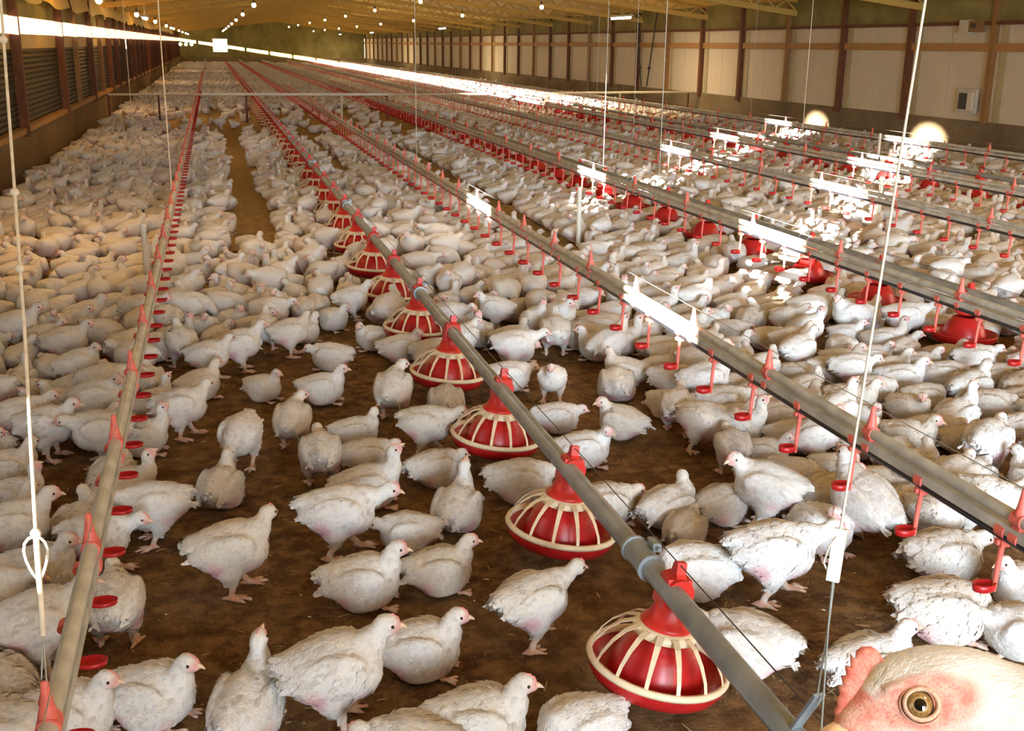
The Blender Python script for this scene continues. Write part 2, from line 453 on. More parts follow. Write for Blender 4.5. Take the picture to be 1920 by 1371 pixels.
# ---------------------------------------------------------------- mesh helpers
class MB:
    """collects simple shapes into one mesh"""
    def __init__(s): s.V, s.F, s.S = [], [], []
    def add(s, V, F, smooth=False):
        o = len(s.V); s.V += [tuple(v) for v in V]; s.F += [tuple(i + o for i in f) for f in F]; s.S += [smooth] * len(F)
    def box(s, lo, hi, R=None, at=(0, 0, 0)):
        x0, y0, z0 = lo; x1, y1, z1 = hi
        V = [(x0,y0,z0),(x1,y0,z0),(x1,y1,z0),(x0,y1,z0),(x0,y0,z1),(x1,y0,z1),(x1,y1,z1),(x0,y1,z1)]
        if R is not None: V = [tuple(R @ Vector(v) + Vector(at)) for v in V]
        s.add(V, [(0,3,2,1),(4,5,6,7),(0,1,5,4),(1,2,6,5),(2,3,7,6),(3,0,4,7)]); return s
    def bar(s, a, b, w, d=None):
        """rectangular bar from a to b"""
        a, b = Vector(a), Vector(b); ax = (b - a); L = ax.length
        R = ax.to_track_quat('X', 'Z').to_matrix(); d = d or w
        return s.box((0, -w/2, -d/2), (L, w/2, d/2), R, a)
    def tube(s, pts, r, seg=8, cap=True, r1=None):
        pts = [Vector(p) for p in pts]; n = len(pts); o = []
        up = None
        for i, p in enumerate(pts):
            t = (pts[min(i+1, n-1)] - pts[max(i-1, 0)]).normalized()
            if up is None: up = t.orthogonal().normalized()
            up = (up - t * up.dot(t)).normalized(); w = t.cross(up)
            rr = r if r1 is None else r + (r1 - r) * i / (n - 1)
            for k in range(seg):
                a = 2 * math.pi * k / seg; o.append(p + (up * math.cos(a) + w * math.sin(a)) * rr)
        F = [(i*seg+k, i*seg+(k+1) % seg, (i+1)*seg+(k+1) % seg, (i+1)*seg+k) for i in range(n-1) for k in range(seg)]
        s.add(o, F, True)
        if cap:
            s.add(o[:seg], [tuple(range(seg))[::-1]]); s.add(o[-seg:], [tuple(range(seg))])
        return s
    def lathe(s, prof, at=(0, 0, 0), seg=24, smooth=True):
        V = [(at[0] + r * math.cos(2*math.pi*k/seg), at[1] + r * math.sin(2*math.pi*k/seg), at[2] + z) for r, z in prof for k in range(seg)]
        F = [(i*seg+k, i*seg+(k+1) % seg, (i+1)*seg+(k+1) % seg, (i+1)*seg+k) for i in range(len(prof)-1) for k in range(seg)]
        s.add(V, F, smooth); return s
    def prism(s, poly, axis, a, b):
        """polygon (list of 2-tuples) pushed along an axis from a to b"""
        n = len(poly); V = []
        for t in (a, b):
            for u, v in poly: V.append({'x': (t, u, v), 'y': (u, t, v), 'z': (u, v, t)}[axis])
        F = [tuple(range(n))[::-1], tuple(range(n, 2*n))] + [(i, (i+1) % n, n + (i+1) % n, n + i) for i in range(n)]
        s.add(V, F); return s
    def ball(s, c, r, seg=10, rings=7):
        V, F = sphere_arrays(c, r, seg, rings); s.add(V, F, True); return s
    def mesh(s, name, mat):
        me = bpy.data.meshes.new(name); me.from_pydata(s.V, [], s.F); me.materials.append(M[mat])
        me.polygons.foreach_set('use_smooth', s.S)
        bm = bmesh.new(); bm.from_mesh(me); bmesh.ops.recalc_face_normals(bm, faces=bm.faces); bm.to_mesh(me); bm.free()
        me.update(); return me
    def build(s, name, mat, parent=None, loc=None):
        o = link(bpy.data.objects.new(name, s.mesh(name, mat)), parent)
        if loc is not None: o.location = loc
        return o

def obj(name, me, parent=None, loc=(0, 0, 0), rz=0.0):
    o = link(bpy.data.objects.new(name, me), parent); o.location = loc; o.rotation_euler[2] = rz; return o
def empty(name, loc=(0, 0, 0), rot=(0, 0, 0)):
    o = link(bpy.data.objects.new(name, None)); o.location = loc; o.rotation_euler = rot; o.empty_display_size = .1; return o
def tag(o, label=None, cat=None, group=None, kind=None):
    for k, v in (('label', label), ('category', cat), ('group', group), ('kind', kind)):
        if v: o[k] = v
    return o
def copy_tree(o, parent=None):
    c = o.copy(); COL.objects.link(c)
    if parent is not None: c.parent = parent
    for ch in list(o.children): copy_tree(ch, c)
    return c
ORD = ['nearest', 'second', 'third', 'fourth', 'fifth', 'sixth', 'seventh', 'eighth', 'ninth', 'tenth', 'eleventh', 'twelfth']
def nth(i):
    n = i + 1
    return ORD[i] if i < len(ORD) else '%d%s' % (n, 'th' if 10 <= n % 100 <= 20 else {1: 'st', 2: 'nd', 3: 'rd'}.get(n % 10, 'th'))

# ---------------------------------------------------------------- materials
def mat_litter():
    t = NT('litter', .92, .12); co = t.coord('Object')
    n1, n2, n3 = t.noise(1.6, co, 4), t.noise(14, co, 5, .65), t.noise(90, co, 4, .7)
    c = t.mix(t.ramp(n1, .35, .65), (.085, .044, .019), (.165, .090, .040))
    c = t.mix(t.ramp(n2, .40, .66), c, (.31, .175, .075))
    c = t.mix(t.ramp(n3, .60, .74), c, (.40, .28, .15))
    c = t.mix(t.ramp(n3, .40, .26), c, (.030, .015, .008))
    sp = t.n('SeparateXYZ'); t.l(co, sp.inputs[0]); dry = t.ramp(sp.outputs[1], 5.5, 11.0)
    c = t.mix(dry, c, t.mix(t.ramp(n2, .36, .66), (.36, .225, .075), (.58, .41, .17)))
    t.color(c); t.bump(t.math('ADD', n2, n3), .8, .012); return t.m
def mat_wood(name, a, b, scale=(3, 3, 3)):
    t = NT(name, .65, .3); co = t.coord('Object', scale)
    n = t.noise(9, co, 5, .6, 1.2); c = t.mix(t.ramp(n, .35, .65), a, b); t.color(c); t.bump(n, .3, .004); return t.m
def mat_concrete(name, a, b):
    t = NT(name, .9, .2); co = t.coord('Object'); n1, n2 = t.noise(1.1, co, 5, .65), t.noise(22, co, 4)
    c = t.mix(t.ramp(n1, .35, .65), a, b); c = t.mix(t.math('MULTIPLY', t.ramp(n2, .45, .7), .35), c, tuple(x * .55 for x in a)); t.color(c); t.bump(n2, .4, .006); return t.m
def mat_emit(name, col, strength):
    t = NT(name); t.b.inputs['Emission Color'].default_value = col + (1,); t.b.inputs['Emission Strength'].default_value = strength; t.color(col); return t.m

M['litter'] = mat_litter()
M['concrete_left'] = mat_concrete('concrete_left', (.19, .125, .065), (.27, .19, .105))
M['concrete_right'] = mat_concrete('concrete_right', (.20, .145, .085), (.30, .23, .14))
M['panel_cream'] = simple('panel_cream', (.74, .655, .52), .6, .3, .06, 1.2)
M['post_shade'] = simple('post_shade', (.50, .43, .26), .6, .3, .1, 3)
M['panel_dark'] = simple('panel_dark', (.050, .038, .022), .6, .3, .25, 3)
M['strip_pale'] = simple('strip_pale', (.60, .46, .22), .6, .3, .15, 2)
M['post_wood'] = mat_wood('post_wood', (.115, .040, .018), (.20, .075, .030), (6, 6, 1))
M['post_light'] = mat_wood('post_light', (.26, .13, .045), (.36, .19, .07), (6, 6, 1))
M['rail_wood'] = mat_wood('rail_wood', (.38, .20, .07), (.52, .29, .11), (6, .6, 6))
M['truss_wood'] = mat_wood('truss_wood', (.52, .34, .08), (.70, .47, .13), (1, 6, 6))
M['olive_board'] = simple('olive_board', (.30, .26, .10), .75, .2, .3, 1.5)
M['sheet'] = simple('ceiling_sheet', (.84, .64, .22), .55, .3, .12, 1.0)
M['galv'] = simple('galvanised_steel', (.34, .39, .42), .42, .5, .25, 14, .35, .1)
M['rail_grey'] = simple('grey_rail', (.60, .61, .56), .45, .45, .25, 12, .15, .1)
M['black_pipe'] = simple('black_pipe', (.018, .020, .028), .3, .5, .2, 20)
M['red'] = simple('red_plastic', (.66, .030, .022), .38, .45, .22, 14)
M['red_dark'] = simple('red_pan', (.50, .014, .016), .34, .5, .2, 16)
M['red_pale'] = simple('faded_red', (.80, .17, .13), .45, .4, .2, 30)
M['cream'] = simple('cream_plastic', (.86, .72, .50), .42, .4, .08, 18)
M['cord'] = simple('white_cord', (.80, .72, .58), .8, .2, .15, 40)
M['wire'] = simple('dark_wire', (.06, .05, .05), .4, .5, .1, 40)
M['steel_wire'] = simple('steel_wire', (.42, .44, .40), .4, .5, .1, 40, .4)
M['tag_white'] = simple('tag_white', (.84, .82, .74), .5, .4, .06, 30)
M['box_grey'] = simple('box_grey', (.62, .58, .48), .55, .3, .1, 10)
M['box_dark'] = simple('box_dark', (.05, .045, .04), .5, .4, .1, 10)
M['fence_white'] = simple('fence_white', (.70, .60, .44), .5, .3, .12, 6)
M['fence_pale'] = simple('fence_pale', (.90, .86, .76), .45, .4, .05, 6)
M['fence_mesh'] = simple('fence_mesh', (.20, .15, .10), .7, .2, .2, 6)
M['straw'] = simple('straw', (.50, .34, .16), .8, .2, .35, 4)
M['green_glow'] = mat_emit('green_glow', (.75, 1.0, .45), 6.0)
M['tube_glow'] = mat_emit('tube_glow', (1.0, .97, .90), 14.0)
M['bulb_glow'] = mat_emit('bulb_glow', (1.0, .68, .25), 40.0)
M['crate'] = mat_wood('pedestal_wood', (.16, .10, .05), (.25, .16, .08))

# ---------------------------------------------------------------- setting
def structure(o): o['kind'] = 'structure'; return o

# floor: uneven litter, finer where the camera is close
def make_floor():
    xs = list(np.linspace(XL, XR, 110)); ys = list(np.arange(Y0, 9, .12)) + list(np.linspace(9, Y1, 70))
    rng = np.random.default_rng(5); ph = rng.random(12) * 6.28
    def hz(x, y): return -.006 + .004 * math.sin(3.1*x+ph[0]) * math.sin(2.3*y+ph[1]) + .003 * math.sin(7.7*x+ph[2]+2*y) * math.sin(8.9*y+ph[3])
    V = [(x, y, hz(x, y)) for y in ys for x in xs]; n = len(xs)
    F = [(j*n+i, j*n+i+1, (j+1)*n+i+1, (j+1)*n+i) for j in range(len(ys)-1) for i in range(n-1)]
    m = MB(); m.add(V, F, True); return structure(m.build('floor', 'litter'))
FLOOR = make_floor()

T = .12
# right wall: concrete kerb, cream panels, posts, rail, olive upper boards
m = MB().box((XR, Y0, -.06), (XR + T, Y1, .52))
wall_right = structure(m.build('wall_right', 'concrete_right'))
pm = MB().box((XR + .03, .006, .52), (XR + .07, .994, 1.865)).mesh('wall_panel', 'panel_cream')
for k in range(int(Y0) , int(Y1)): obj('wall_panel', pm, wall_right, (0, k + .1 if k + 1.1 < Y1 else k, 0))
pd = MB().box((XR - .055, -.055, .44), (XR + .03, .055, 2.42)).mesh('post', 'post_wood')
pl = MB().box((XR - .05, -.045, .50), (XR + .03, .045, 2.42)).mesh('post', 'post_light')
shade_strip = MB().box((XR + .004, -.30, .525), (XR + .03, -.16, 1.86)).mesh('post_shade', 'post_shade')  # olive strips that paint the greenish shade beside each post
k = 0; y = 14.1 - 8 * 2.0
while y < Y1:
    obj('post', pl if k % 3 == 2 else pd, wall_right, (0, y, 0)); obj('post_shade', shade_strip, wall_right, (0, y, 0)); y += 2.0; k += 1
MB().box((XR + .072, Y0, .50), (XR + T, Y1, 1.93)).build('backing_board', 'box_dark', wall_right)
MB().box((XR - .022, Y0, 1.50), (XR + .03, Y1, 1.615)).build('rail', 'rail_wood', wall_right)
MB().box((XR - .035, Y0, 1.865), (XR + .03, Y1, 1.915)).build('plate', 'post_wood', wall_right)
MB().box((XR, Y0, 1.915), (XR + T, Y1, 2.75)).build('upper_board', 'olive_board', wall_right)

# left wall: concrete kerb, sill, dark ridged curtain panels, pale strip, the long open slot, upper boards
m = MB().box((XL - T, Y0, -.06), (XL, Y1, .50))
wall_left = structure(m.build('wall_left', 'concrete_left'))
SLOT0, SLOT1, SLOTY = 1.565, 1.76, 11.2
OPEN = [(-.92, -.10), (2.55, 3.30)]            # two tall openings beside the photographer
def ridged(y0, y1, z0, z1, n):
    m = MB(); dz = (z1 - z0) / n
    poly = []
    for i in range(n): poly += [(XL - .06, z0 + i * dz), (XL - .045, z0 + (i + .5) * dz)]
    poly += [(XL - .06, z1), (XL - .10, z1), (XL - .10, z0)]
    m.prism(poly, 'y', y0, y1); return m
MB().box((XL - .09, Y0, .50), (XL + .03, Y1, .56)).build('sill', 'rail_wood', wall_left)
cm = ridged(.0, 2.0, .56, 1.40, 14).mesh('curtain_panel', 'panel_dark')
bays = [Y0 + .5 + 2 * i for i in range(44)]
def solid_spans(y0, y1, holes):
    out, a = [], y0
    for h0, h1 in holes:
        if h1 <= y0 or h0 >= y1: continue
        if h0 > a: out.append((a, h0))
        a = max(a, h1)
    if a < y1: out.append((a, y1))
    return out
for (a, b) in solid_spans(Y0, SLOTY, OPEN):
    m = ridged(a, b, .56, 1.40, 14); m.build('curtain_panel', 'panel_dark', wall_left)
    MB().box((XL - .10, a, 1.40), (XL - .04, b, 2.75)).build('upper_board', 'olive_board', wall_left)
    
for (h0, h1) in OPEN:                         # below and arched head of each opening
    MB().box((XL - .10, h0, .50), (XL - .04, h1, .88)).build('curtain_panel', 'panel_dark', wall_left)
    c = (h0 + h1) / 2; r = (h1 - h0) / 2
    arch = [(h1, 2.75), (h0, 2.75), (h0, 1.95)] + [(c - r * math.cos(a), 1.95 + r * .50 * math.sin(a)) for a in np.linspace(.15, math.pi - .15, 10)] + [(h1, 1.95)]
    MB().prism(arch, 'x', XL - .10, XL - .04).build('upper_board', 'olive_board', wall_left)
y = SLOTY
while y < Y1:
    obj('curtain_panel', cm, wall_left, (0, y, 0)); y += 2.0
MB().box((XL - .08, SLOTY, 1.40), (XL - .05, Y1, SLOT0)).build('pale_strip', 'strip_pale', wall_left)
MB().box((XL - .10, SLOTY, SLOT1), (XL - .04, Y1, 2.75)).build('upper_board', 'olive_board', wall_left)
pd = MB().box((XL - .04, -.05, .46), (XL + .055, .05, 2.42)).mesh('post', 'post_wood')
pl = MB().box((XL - .04, -.035, .50), (XL + .03, .035, 2.42)).mesh('post', 'post_light')
ys = [-3.0, 1.0, 5.5, 7.5, 9.5, 11.5, 13.55, 17.4, 21.6]
for y in ys: obj('post', pd, wall_left, (0, y, 0))
y = 25.5
while y < Y1: obj('post', pd, wall_left, (0, y, 0)); y += 2.0
obj('post', pl, wall_left, (0, 19.4, 0)); obj('post', pl, wall_left, (0, 23.6, 0))

# hanging folds of loose sheeting along the upper left wall
for i in range(18):
    y = 12.2 + i * 3.1
    pts = [(y + u * 3.1, XL + .08 + .03 * math.sin(u * 9 + i) + .06 * math.sin(u * math.pi), 1.93 + .035 * math.sin(u * 7 + i * 1.7)) for u in np.linspace(0, 1, 13)]
    V, F = [], []
    for yy, xx, zz in pts:
        V += [(XL + .02, yy, 2.42), (xx * .5 + XL * .5, yy, 2.2), (xx, yy, zz)]
    for j in range(len(pts) - 1): F += [(3*j, 3*j+1, 3*j+4, 3*j+3), (3*j+1, 3*j+2, 3*j+5, 3*j+4)]
    m = MB(); m.add(V, F, True); m.build('loose_sheet', 'sheet', wall_left)

# gables
wb = structure(MB().box((XL, Y1, -.06), (XR, Y1 + T, .50)).build('wall_back', 'concrete_right'))
ridge_top = RIDGE + .35
pent = lambda x0, x1, z0: [(x0, z0), (x1, z0), (x1, 2.42), (XM, ridge_top), (x0, 2.42)]
# the far gable has one square opening with daylight behind it
HX0, HX1, HZ0, HZ1 = .22, 1.18, .86, 1.72
for nm, lo, hi in (('gable_board', (XL, .5), (HX0, 2.42)), ('gable_board', (HX1, .5), (XR, 2.42)), ('gable_board', (HX0, .5), (HX1, HZ0)), ('gable_board', (HX0, HZ1), (HX1, 2.42))):
    MB().box((lo[0], Y1, lo[1]), (hi[0], Y1 + .06, hi[1])).build(nm, 'olive_board', wb)
MB().prism([(XL, 2.42), (XR, 2.42), (XM, ridge_top)], 'y', Y1, Y1 + .06).build('gable_top', 'olive_board', wb)
fr = MB()
for lo, hi in (((HX0 - .05, HZ0 - .05), (HX1 + .05, HZ0)), ((HX0 - .05, HZ1), (HX1 + .05, HZ1 + .05)), ((HX0 - .05, HZ0), (HX0, HZ1)), ((HX1, HZ0), (HX1 + .05, HZ1))):
    fr.box((lo[0], Y1 - .05, lo[1]), (hi[0], Y1 + .02, hi[1]))
structure(fr.build('window_1', 'fence_white'))
# the front gable behind the photographer with an opening added for the fill light
DX0, DX1, DZ = -.05, 5.05, 2.72
wf = structure(MB().box((XL, Y0 - T, -.06), (DX0, Y0, 2.42)).build('wall_front', 'olive_board'))
MB().box((DX1, Y0 - T, -.06), (XR, Y0, 2.42)).build('gable_board', 'olive_board', wf)
MB().prism([(XL, 2.42), (DX0, 2.42), (DX0, DZ), (DX1, DZ), (DX1, 2.42), (XR, 2.42), (XM, ridge_top)], 'y', Y0 - T, Y0).build('gable_top', 'olive_board', wf)

# ceiling: one sagging sheet per truss bay, trusses below
ceil = structure(MB().box((XM - .1, Y0, ridge_top + .02), (XM + .1, Y1, ridge_top + .10)).build('ceiling', 'truss_wood'))
TS = 4.0
def sheet_bay(side):
    V, F = [], []; nu, nv = 10, 9
    for j in range(nv):
        v = j / (nv - 1)
        for i in range(nu):
            u = i / (nu - 1); x = XM + side * u * (XR - XM)
            z = ridge_top - u * (ridge_top - 2.42) - .10 * math.sin(math.pi * v) * (.4 + .6 * math.sin(math.pi * min(1, u * 1.1)))
            V.append((x, v * TS, z))
    for j in range(nv - 1):
        for i in range(nu - 1): F.append((j*nu+i, j*nu+i+1, (j+1)*nu+i+1, (j+1)*nu+i))
    m = MB(); m.add(V, F, True); return m.mesh('ceiling_sheet', 'sheet')
SH = {s: sheet_bay(s) for s in (-1, 1)}
truss = []
for s in (-1, 1):
    e = XL if s < 0 else XR
    m = MB().bar((XM, 0, RIDGE + .05), (e, 0, EAVE + .05), .07, .10); truss.append(('bottom_chord', m.mesh('bottom_chord', 'truss_wood')))
    m = MB().bar((XM, 0, ridge_top - .04), (e, 0, 2.42 - .04), .06, .07); truss.append(('top_chord', m.mesh('top_chord', 'truss_wood')))
    m = MB(); n = 14
    for i in range(n):
        u0, u1 = i / n, (i + 1) / n
        lo = lambda u: (XM + (e - XM) * u, 0, RIDGE + .08 + (EAVE - RIDGE) * u); hi = lambda u: (XM + (e - XM) * u, 0, ridge_top - .06 + (2.42 - ridge_top) * u)
        m.bar(lo(u0), hi((u0 + u1) / 2), .03); m.bar(hi((u0 + u1) / 2), lo(u1), .03)
    truss.append(('web_bars', m.mesh('web_bars', 'truss_wood')))
y = Y0; k = 0
while y < Y1 - .1:
    for s in (-1, 1): obj('ceiling_sheet', SH[s], ceil, (0, y, 0))
    t = link(bpy.data.objects.new('roof_truss', truss[0][1]), ceil); t.location = (0, y + .9, 0)
    for nm, me in truss[1:]: obj(nm, me, t)
    y += TS

# ---------------------------------------------------------------- lamps
FIX = MB().box((-.055, -.62, .03), (.055, .62, .07)).mesh('housing', 'box_grey')
TUBE = MB().tube([(0, -.58, .01), (0, .58, .01)], .026, 8).mesh('tube', 'tube_glow')
CH = MB().tube([(0, 0, .07), (0, 0, .48)], .006, 5).mesh('hanger', 'steel_wire')
def tube_lamp(x, y, z, label, energy, color):
    t = empty('tube_lamp', (x, y, z)); tag(t, label, 'lamp', 'tube lamps under the roof')
    obj('housing', FIX, t); obj('tube', TUBE, t); h = obj('hanger', CH, t); h.scale[2] = (chord_z(x) - z + .06) / .48
    add_light('tube_light', 'AREA', (x, y, z - .04), energy, color, shape='RECTANGLE', size=.08, size_y=1.1)
for i, y in enumerate((3.9, 23.9, 43.9, 63.9, 79.9)):
    tube_lamp(8.7, y, 2.10, ('%s white tube lamp of the right row, under the roof by the cream wall' % nth(i)) if i else 'white tube lamp high above the right pipes, closest to the photographer', 85, (1.0, .97, .90) if i == 0 else (1.0, .80, .48))
for i, y in enumerate((7.9, 23.9, 39.9, 55.9, 67.9)):
    tube_lamp(-1.2, y, 1.92, '%s tube lamp of the left row, above the slot of daylight' % nth(i), 10, (1.0, .44, .05))
BULB = MB().ball((0, 0, 0), .045, 10, 7).mesh('glass', 'bulb_glow')
CAP = MB().tube([(0, 0, .04), (0, 0, .12)], .022, 8).mesh('socket', 'box_dark')
WIRE = MB().tube([(0, 0, .12), (0, 0, .5)], .004, 4).mesh('flex', 'wire')
rows = [(5.0, 2.50, 15.9, 'ridge'), (.9, 2.22, 3.9, 'left'), (6.9, 2.30, 19.9, 'right'), (-1.35, 2.00, 11.9, 'outer left')]  # leftmost amber row is added to yellow the birds below
for x, z, ya, nm in rows:
    i = 0; y = ya - 4.0
    while y < Y1 - 2:
        t = empty('bulb_lamp', (x, y, z)); tag(t, 'warm bare bulb, %s along the %s row under the roof' % (nth(i), nm), 'lamp', 'bare bulbs under the roof')
        obj('glass', BULB, t); obj('socket', CAP, t); w = obj('flex', WIRE, t); w.scale[2] = (chord_z(x) - z + .05) / .5
        add_light('bulb_light', 'POINT', (x, y, z - .07), {'left': (38, 32, 16)[i] if i < 3 else 9, 'outer left': 17}.get(nm, 14), {'left': (.96, .96, 1.0), 'outer left': (1.0, .45, .02)}.get(nm, (1.0, .64, .25)), shadow_soft_size=.08)  # near bulbs of the left row are added fill, out of view
        y += 8.0; i += 1

# ---------------------------------------------------------------- feed line and pans
PX, PZ, PR = .945, .305, .026
def feed_line(x, z, y0, y1, label, couplers, hang):
    t = empty('feed_line', (x, y0, z)); tag(t, label, 'feed pipe')
    MB().tube([(0, 0, 0), (0, y1 - y0, 0)], PR, 16).build('pipe', 'galv', t)
    cm = MB().tube([(0, -.055, 0), (0, .055, 0)], PR * 1.22, 16).tube([(0, -.06, 0), (0, -.05, 0)], PR * 1.36, 16).tube([(0, .05, 0), (0, .06, 0)], PR * 1.36, 16)
    cm.box((.018, -.02, .022), (.040, .02, .045)).tube([(.029, -.035, .034), (.029, .035, .034)], .006, 6)
    cme = cm.mesh('coupler', 'galv')
    for y in couplers: obj('coupler', cme, t, (0, y - y0, 0))
    MB().tube([(.022, 0, .062), (.022, y1 - y0, .062)], .0016, 5).build('wire', 'wire', t)
    return t
feed_line(PX, PZ, .6, 78.0, 'long grey galvanised feed pipe running down the barn over the red pans', [2.30, 5.42, 8.6, 11.7, 14.9, 18.0], None)
feed_line(3.66, .32, -1.0, 78.0, 'second grey feed pipe between the drinker lines on the right', [3.2, 6.4, 9.6], None)
feed_line(7.35, .32, 2.0, 78.0, 'third grey feed pipe farthest right, before the cream wall', [7.2, 10.4], None)

NS = 14
RR = .163
def spoke_profile():
    return [(.050, .170), (.074, .173), (.102, .163), (.131, .138), (.153, .107), (RR, .080)]
def spoke_mesh():
    m = MB(); pr = spoke_profile(); V, F = [], []
    for i, (r, z) in enumerate(pr):
        w = (.0085, .0085, .0072, .0058, .0048, .0046)[i]
        for dy, dz in ((-w, .0022), (w, .0022), (w * .6, -.0022), (-w * .6, -.0022)): V.append((r, dy, z + dz))
    for i in range(len(pr) - 1):
        for k in range(4): F.append((4*i+k, 4*i+(k+1) % 4, 4*i+4+(k+1) % 4, 4*i+4+k))
    F += [(3, 2, 1, 0), (4*len(pr)-4, 4*len(pr)-3, 4*len(pr)-2, 4*len(pr)-1)]
    m.add(V, F); return m
pan_parts = {}
pan_parts['dish'] = MB().lathe([(.0, .038), (.06, .038), (.112, .032), (.132, .036), (.151, .050), (.159, .066), (.1655, .080), (.167, .074), (.161, .054), (.149, .036), (.130, .026), (.0, .026)], seg=40).mesh('dish', 'red_dark')
pan_parts['drum'] = MB().lathe([(.110, .036), (.113, .050), (.106, .080), (.092, .115), (.080, .136), (.070, .142), (.066, .156), (.050, .160)], seg=32).mesh('drum', 'red_dark')
pan_parts['grill_rim'] = MB().lathe([(RR - .007, .074), (RR + .004, .071), (RR + .0075, .078), (RR + .004, .088), (RR - .006, .087), (RR - .007, .074)], seg=40).mesh('grill_rim', 'cream')
pan_parts['grill_collar'] = MB().lathe([(.076, .156), (.078, .168), (.068, .177), (.046, .180), (.046, .158), (.076, .156)], seg=28).mesh('grill_collar', 'cream')
SPOKE = spoke_mesh().mesh('spoke', 'cream')
h = MB().lathe([(.060, .176), (.0625, .182), (.060, .188), (.052, .193), (.047, .202), (.042, .214), (.039, .226), (.036, .238), (.030, .238)], seg=24)
pan_parts['hood'] = h.mesh('hood', 'red')
PZ0, PZ = PZ, PZ - .038
c = MB().tube([(0, -.034, PZ), (0, .034, PZ)], PR + .0085, 18)
c.box((-.036, -.030, .226), (.036, .030, PZ))
fin = [(-.030, PZ + .024), (.030, PZ + .024), (.016, PZ + .042), (.008, PZ + .066), (-.010, PZ + .068), (-.016, PZ + .042)]
c.prism([(u, v) for u, v in fin], 'x', -.012, .012)
c.prism([(-.042, PZ - .03), (.042, PZ - .03), (.020, PZ + .03), (-.020, PZ + .03)], 'x', -.030, .030)
pan_parts['clamp'] = c.mesh('clamp', 'red'); PZ = PZ0
# simple version for the pans too far away to show their parts, and one without the grill bars spelled out
def joined_pan(grill=True):
    bm = bmesh.new(); mats = ['red_dark', 'cream', 'red']; me = bpy.data.meshes.new('feeder_pan')
    for k in mats: me.materials.append(M[k])
    def put(src, mi, rz=0.):
        n0 = len(bm.verts); f0 = len(bm.faces); bm.from_mesh(src); bm.verts.ensure_lookup_table(); bm.faces.ensure_lookup_table()
        if rz: bmesh.ops.rotate(bm, cent=(0, 0, 0), matrix=Matrix.Rotation(rz, 3, 'Z'), verts=bm.verts[n0:])
        for f in bm.faces[f0:]: f.material_index = mi
    for k, mi in (('dish', 0), ('drum', 0), ('hood', 2), ('clamp', 2)) + ((('grill_rim', 1), ('grill_collar', 1)) if grill else ()): put(pan_parts[k], mi)
    for k in range(NS if grill else 0): put(SPOKE, 1, 2 * math.pi * k / NS)
    bm.to_mesh(me); bm.free(); return me
FAR_PAN = {}
pan_y = [2.135, 2.92, 3.75, 4.60, 5.42, 6.25, 7.08] + [7.08 + .83 * k for k in range(1, 86)]
tilt = [10, 8, 7, 6, 5, 5, 4]
PANS = []
def place_pan(x, y, label, group, detail, tl=2.0, rz=0.0, grill=True):
    # a pan hangs turned a little about the pipe: pivot at the pipe axis
    R = Matrix.Translation((x, y, PZ)) @ Matrix.Rotation(math.radians(tl), 4, 'Y') @ Matrix.Translation((0, 0, -PZ + .038))
    if detail:
        t = empty('feeder_pan'); t.matrix_world = R
        for k in ('dish', 'drum', 'hood', 'clamp') + (('grill_rim', 'grill_collar') if grill else ()): obj(k, pan_parts[k], t)
        for k in range(NS if grill else 0): obj('spoke', SPOKE, t, rz=2 * math.pi * (k + .25) / NS + rz)
    else:
        if grill not in FAR_PAN: FAR_PAN[grill] = joined_pan(grill)
        t = link(bpy.data.objects.new('feeder_pan', FAR_PAN[grill])); t.matrix_world = R
    tag(t, label, 'feeder', group); PANS.append((x, y)); return t
for i, y in enumerate(pan_y):
    if y > 77: break
    lab = ('nearest red feeder pan with cream grill, whole pan in the foreground under the grey pipe' if i == 0 else
           '%s red feeder pan along the long grey feed pipe, counted from the photographer' % nth(i))
    place_pan(PX + (.015 if i < 3 else .003), y, lab, 'red feeder pans with cream grills', i < 16, tilt[i] if i < len(tilt) else 2.0, .1 * i)
for i in range(44):
    y = 2.35 + .8 * i
    place_pan(3.665, y, '%s red feeder pan under the second feed pipe on the right, sunk in the flock' % nth(i), 'red feeder pans under the second feed pipe', i < 8, 2, 0., False)
for i in range(30):
    y = 5.6 + .8 * i
    place_pan(7.355, y, '%s red feeder pan under the third feed pipe, far right in the flock' % nth(i), 'red feeder pans under the third feed pipe', False, 2, 0., False)

# ---------------------------------------------------------------- drinker lines
def nipple_mesh():
    m = MB(); m.tube([(0, -.016, .375), (0, .016, .375)], .0205, 12)
    m.box((-.012, -.012, .335), (.012, .012, .362)); m.box((-.020, -.005, .340), (-.010, .008, .352))
    m.tube([(0, 0, .338), (-.004, 0, .29), (-.006, 0, .232), (-.006, 0, .212)], .0075, 8, r1=.0055)
    return m.mesh('nipple', 'red_pale')
def cup_mesh():
    m = MB(); V, F = [], []; seg = 16
    for r, z in ((.0, .2235), (.8, .2235), (.93, .238), (1.0, .238), (.92, .219), (.55, .214), (.0, .214)):
        for k in range(seg):
            a = 2 * math.pi * k / seg; V.append((-.036 + .032 * r * math.cos(a), .021 * r * math.sin(a), z))
    for i in range(6):
        for k in range(seg): F.append((i*seg+k, i*seg+(k+1) % seg, (i+1)*seg+(k+1) % seg, (i+1)*seg+k))
    m.add(V, F, True); return m.mesh('drip_cup', 'red_dark')
NIP, CUP = nipple_mesh(), cup_mesh()
hf = MB().tube([(0, -.018, .4225), (0, .018, .4225)], .0205, 12).tube([(0, -.014, .375), (0, .014, .375)], .0195, 12).box((-.012, -.014, .385), (.012, .014, .425))
hf.lathe([(.0, .432), (.0175, .432), (.0165, .442), (.0125, .456), (.0085, .482), (.0062, .502), (.0, .504)], seg=12)
FIN = hf.mesh('hanger_clip', 'red_pale')
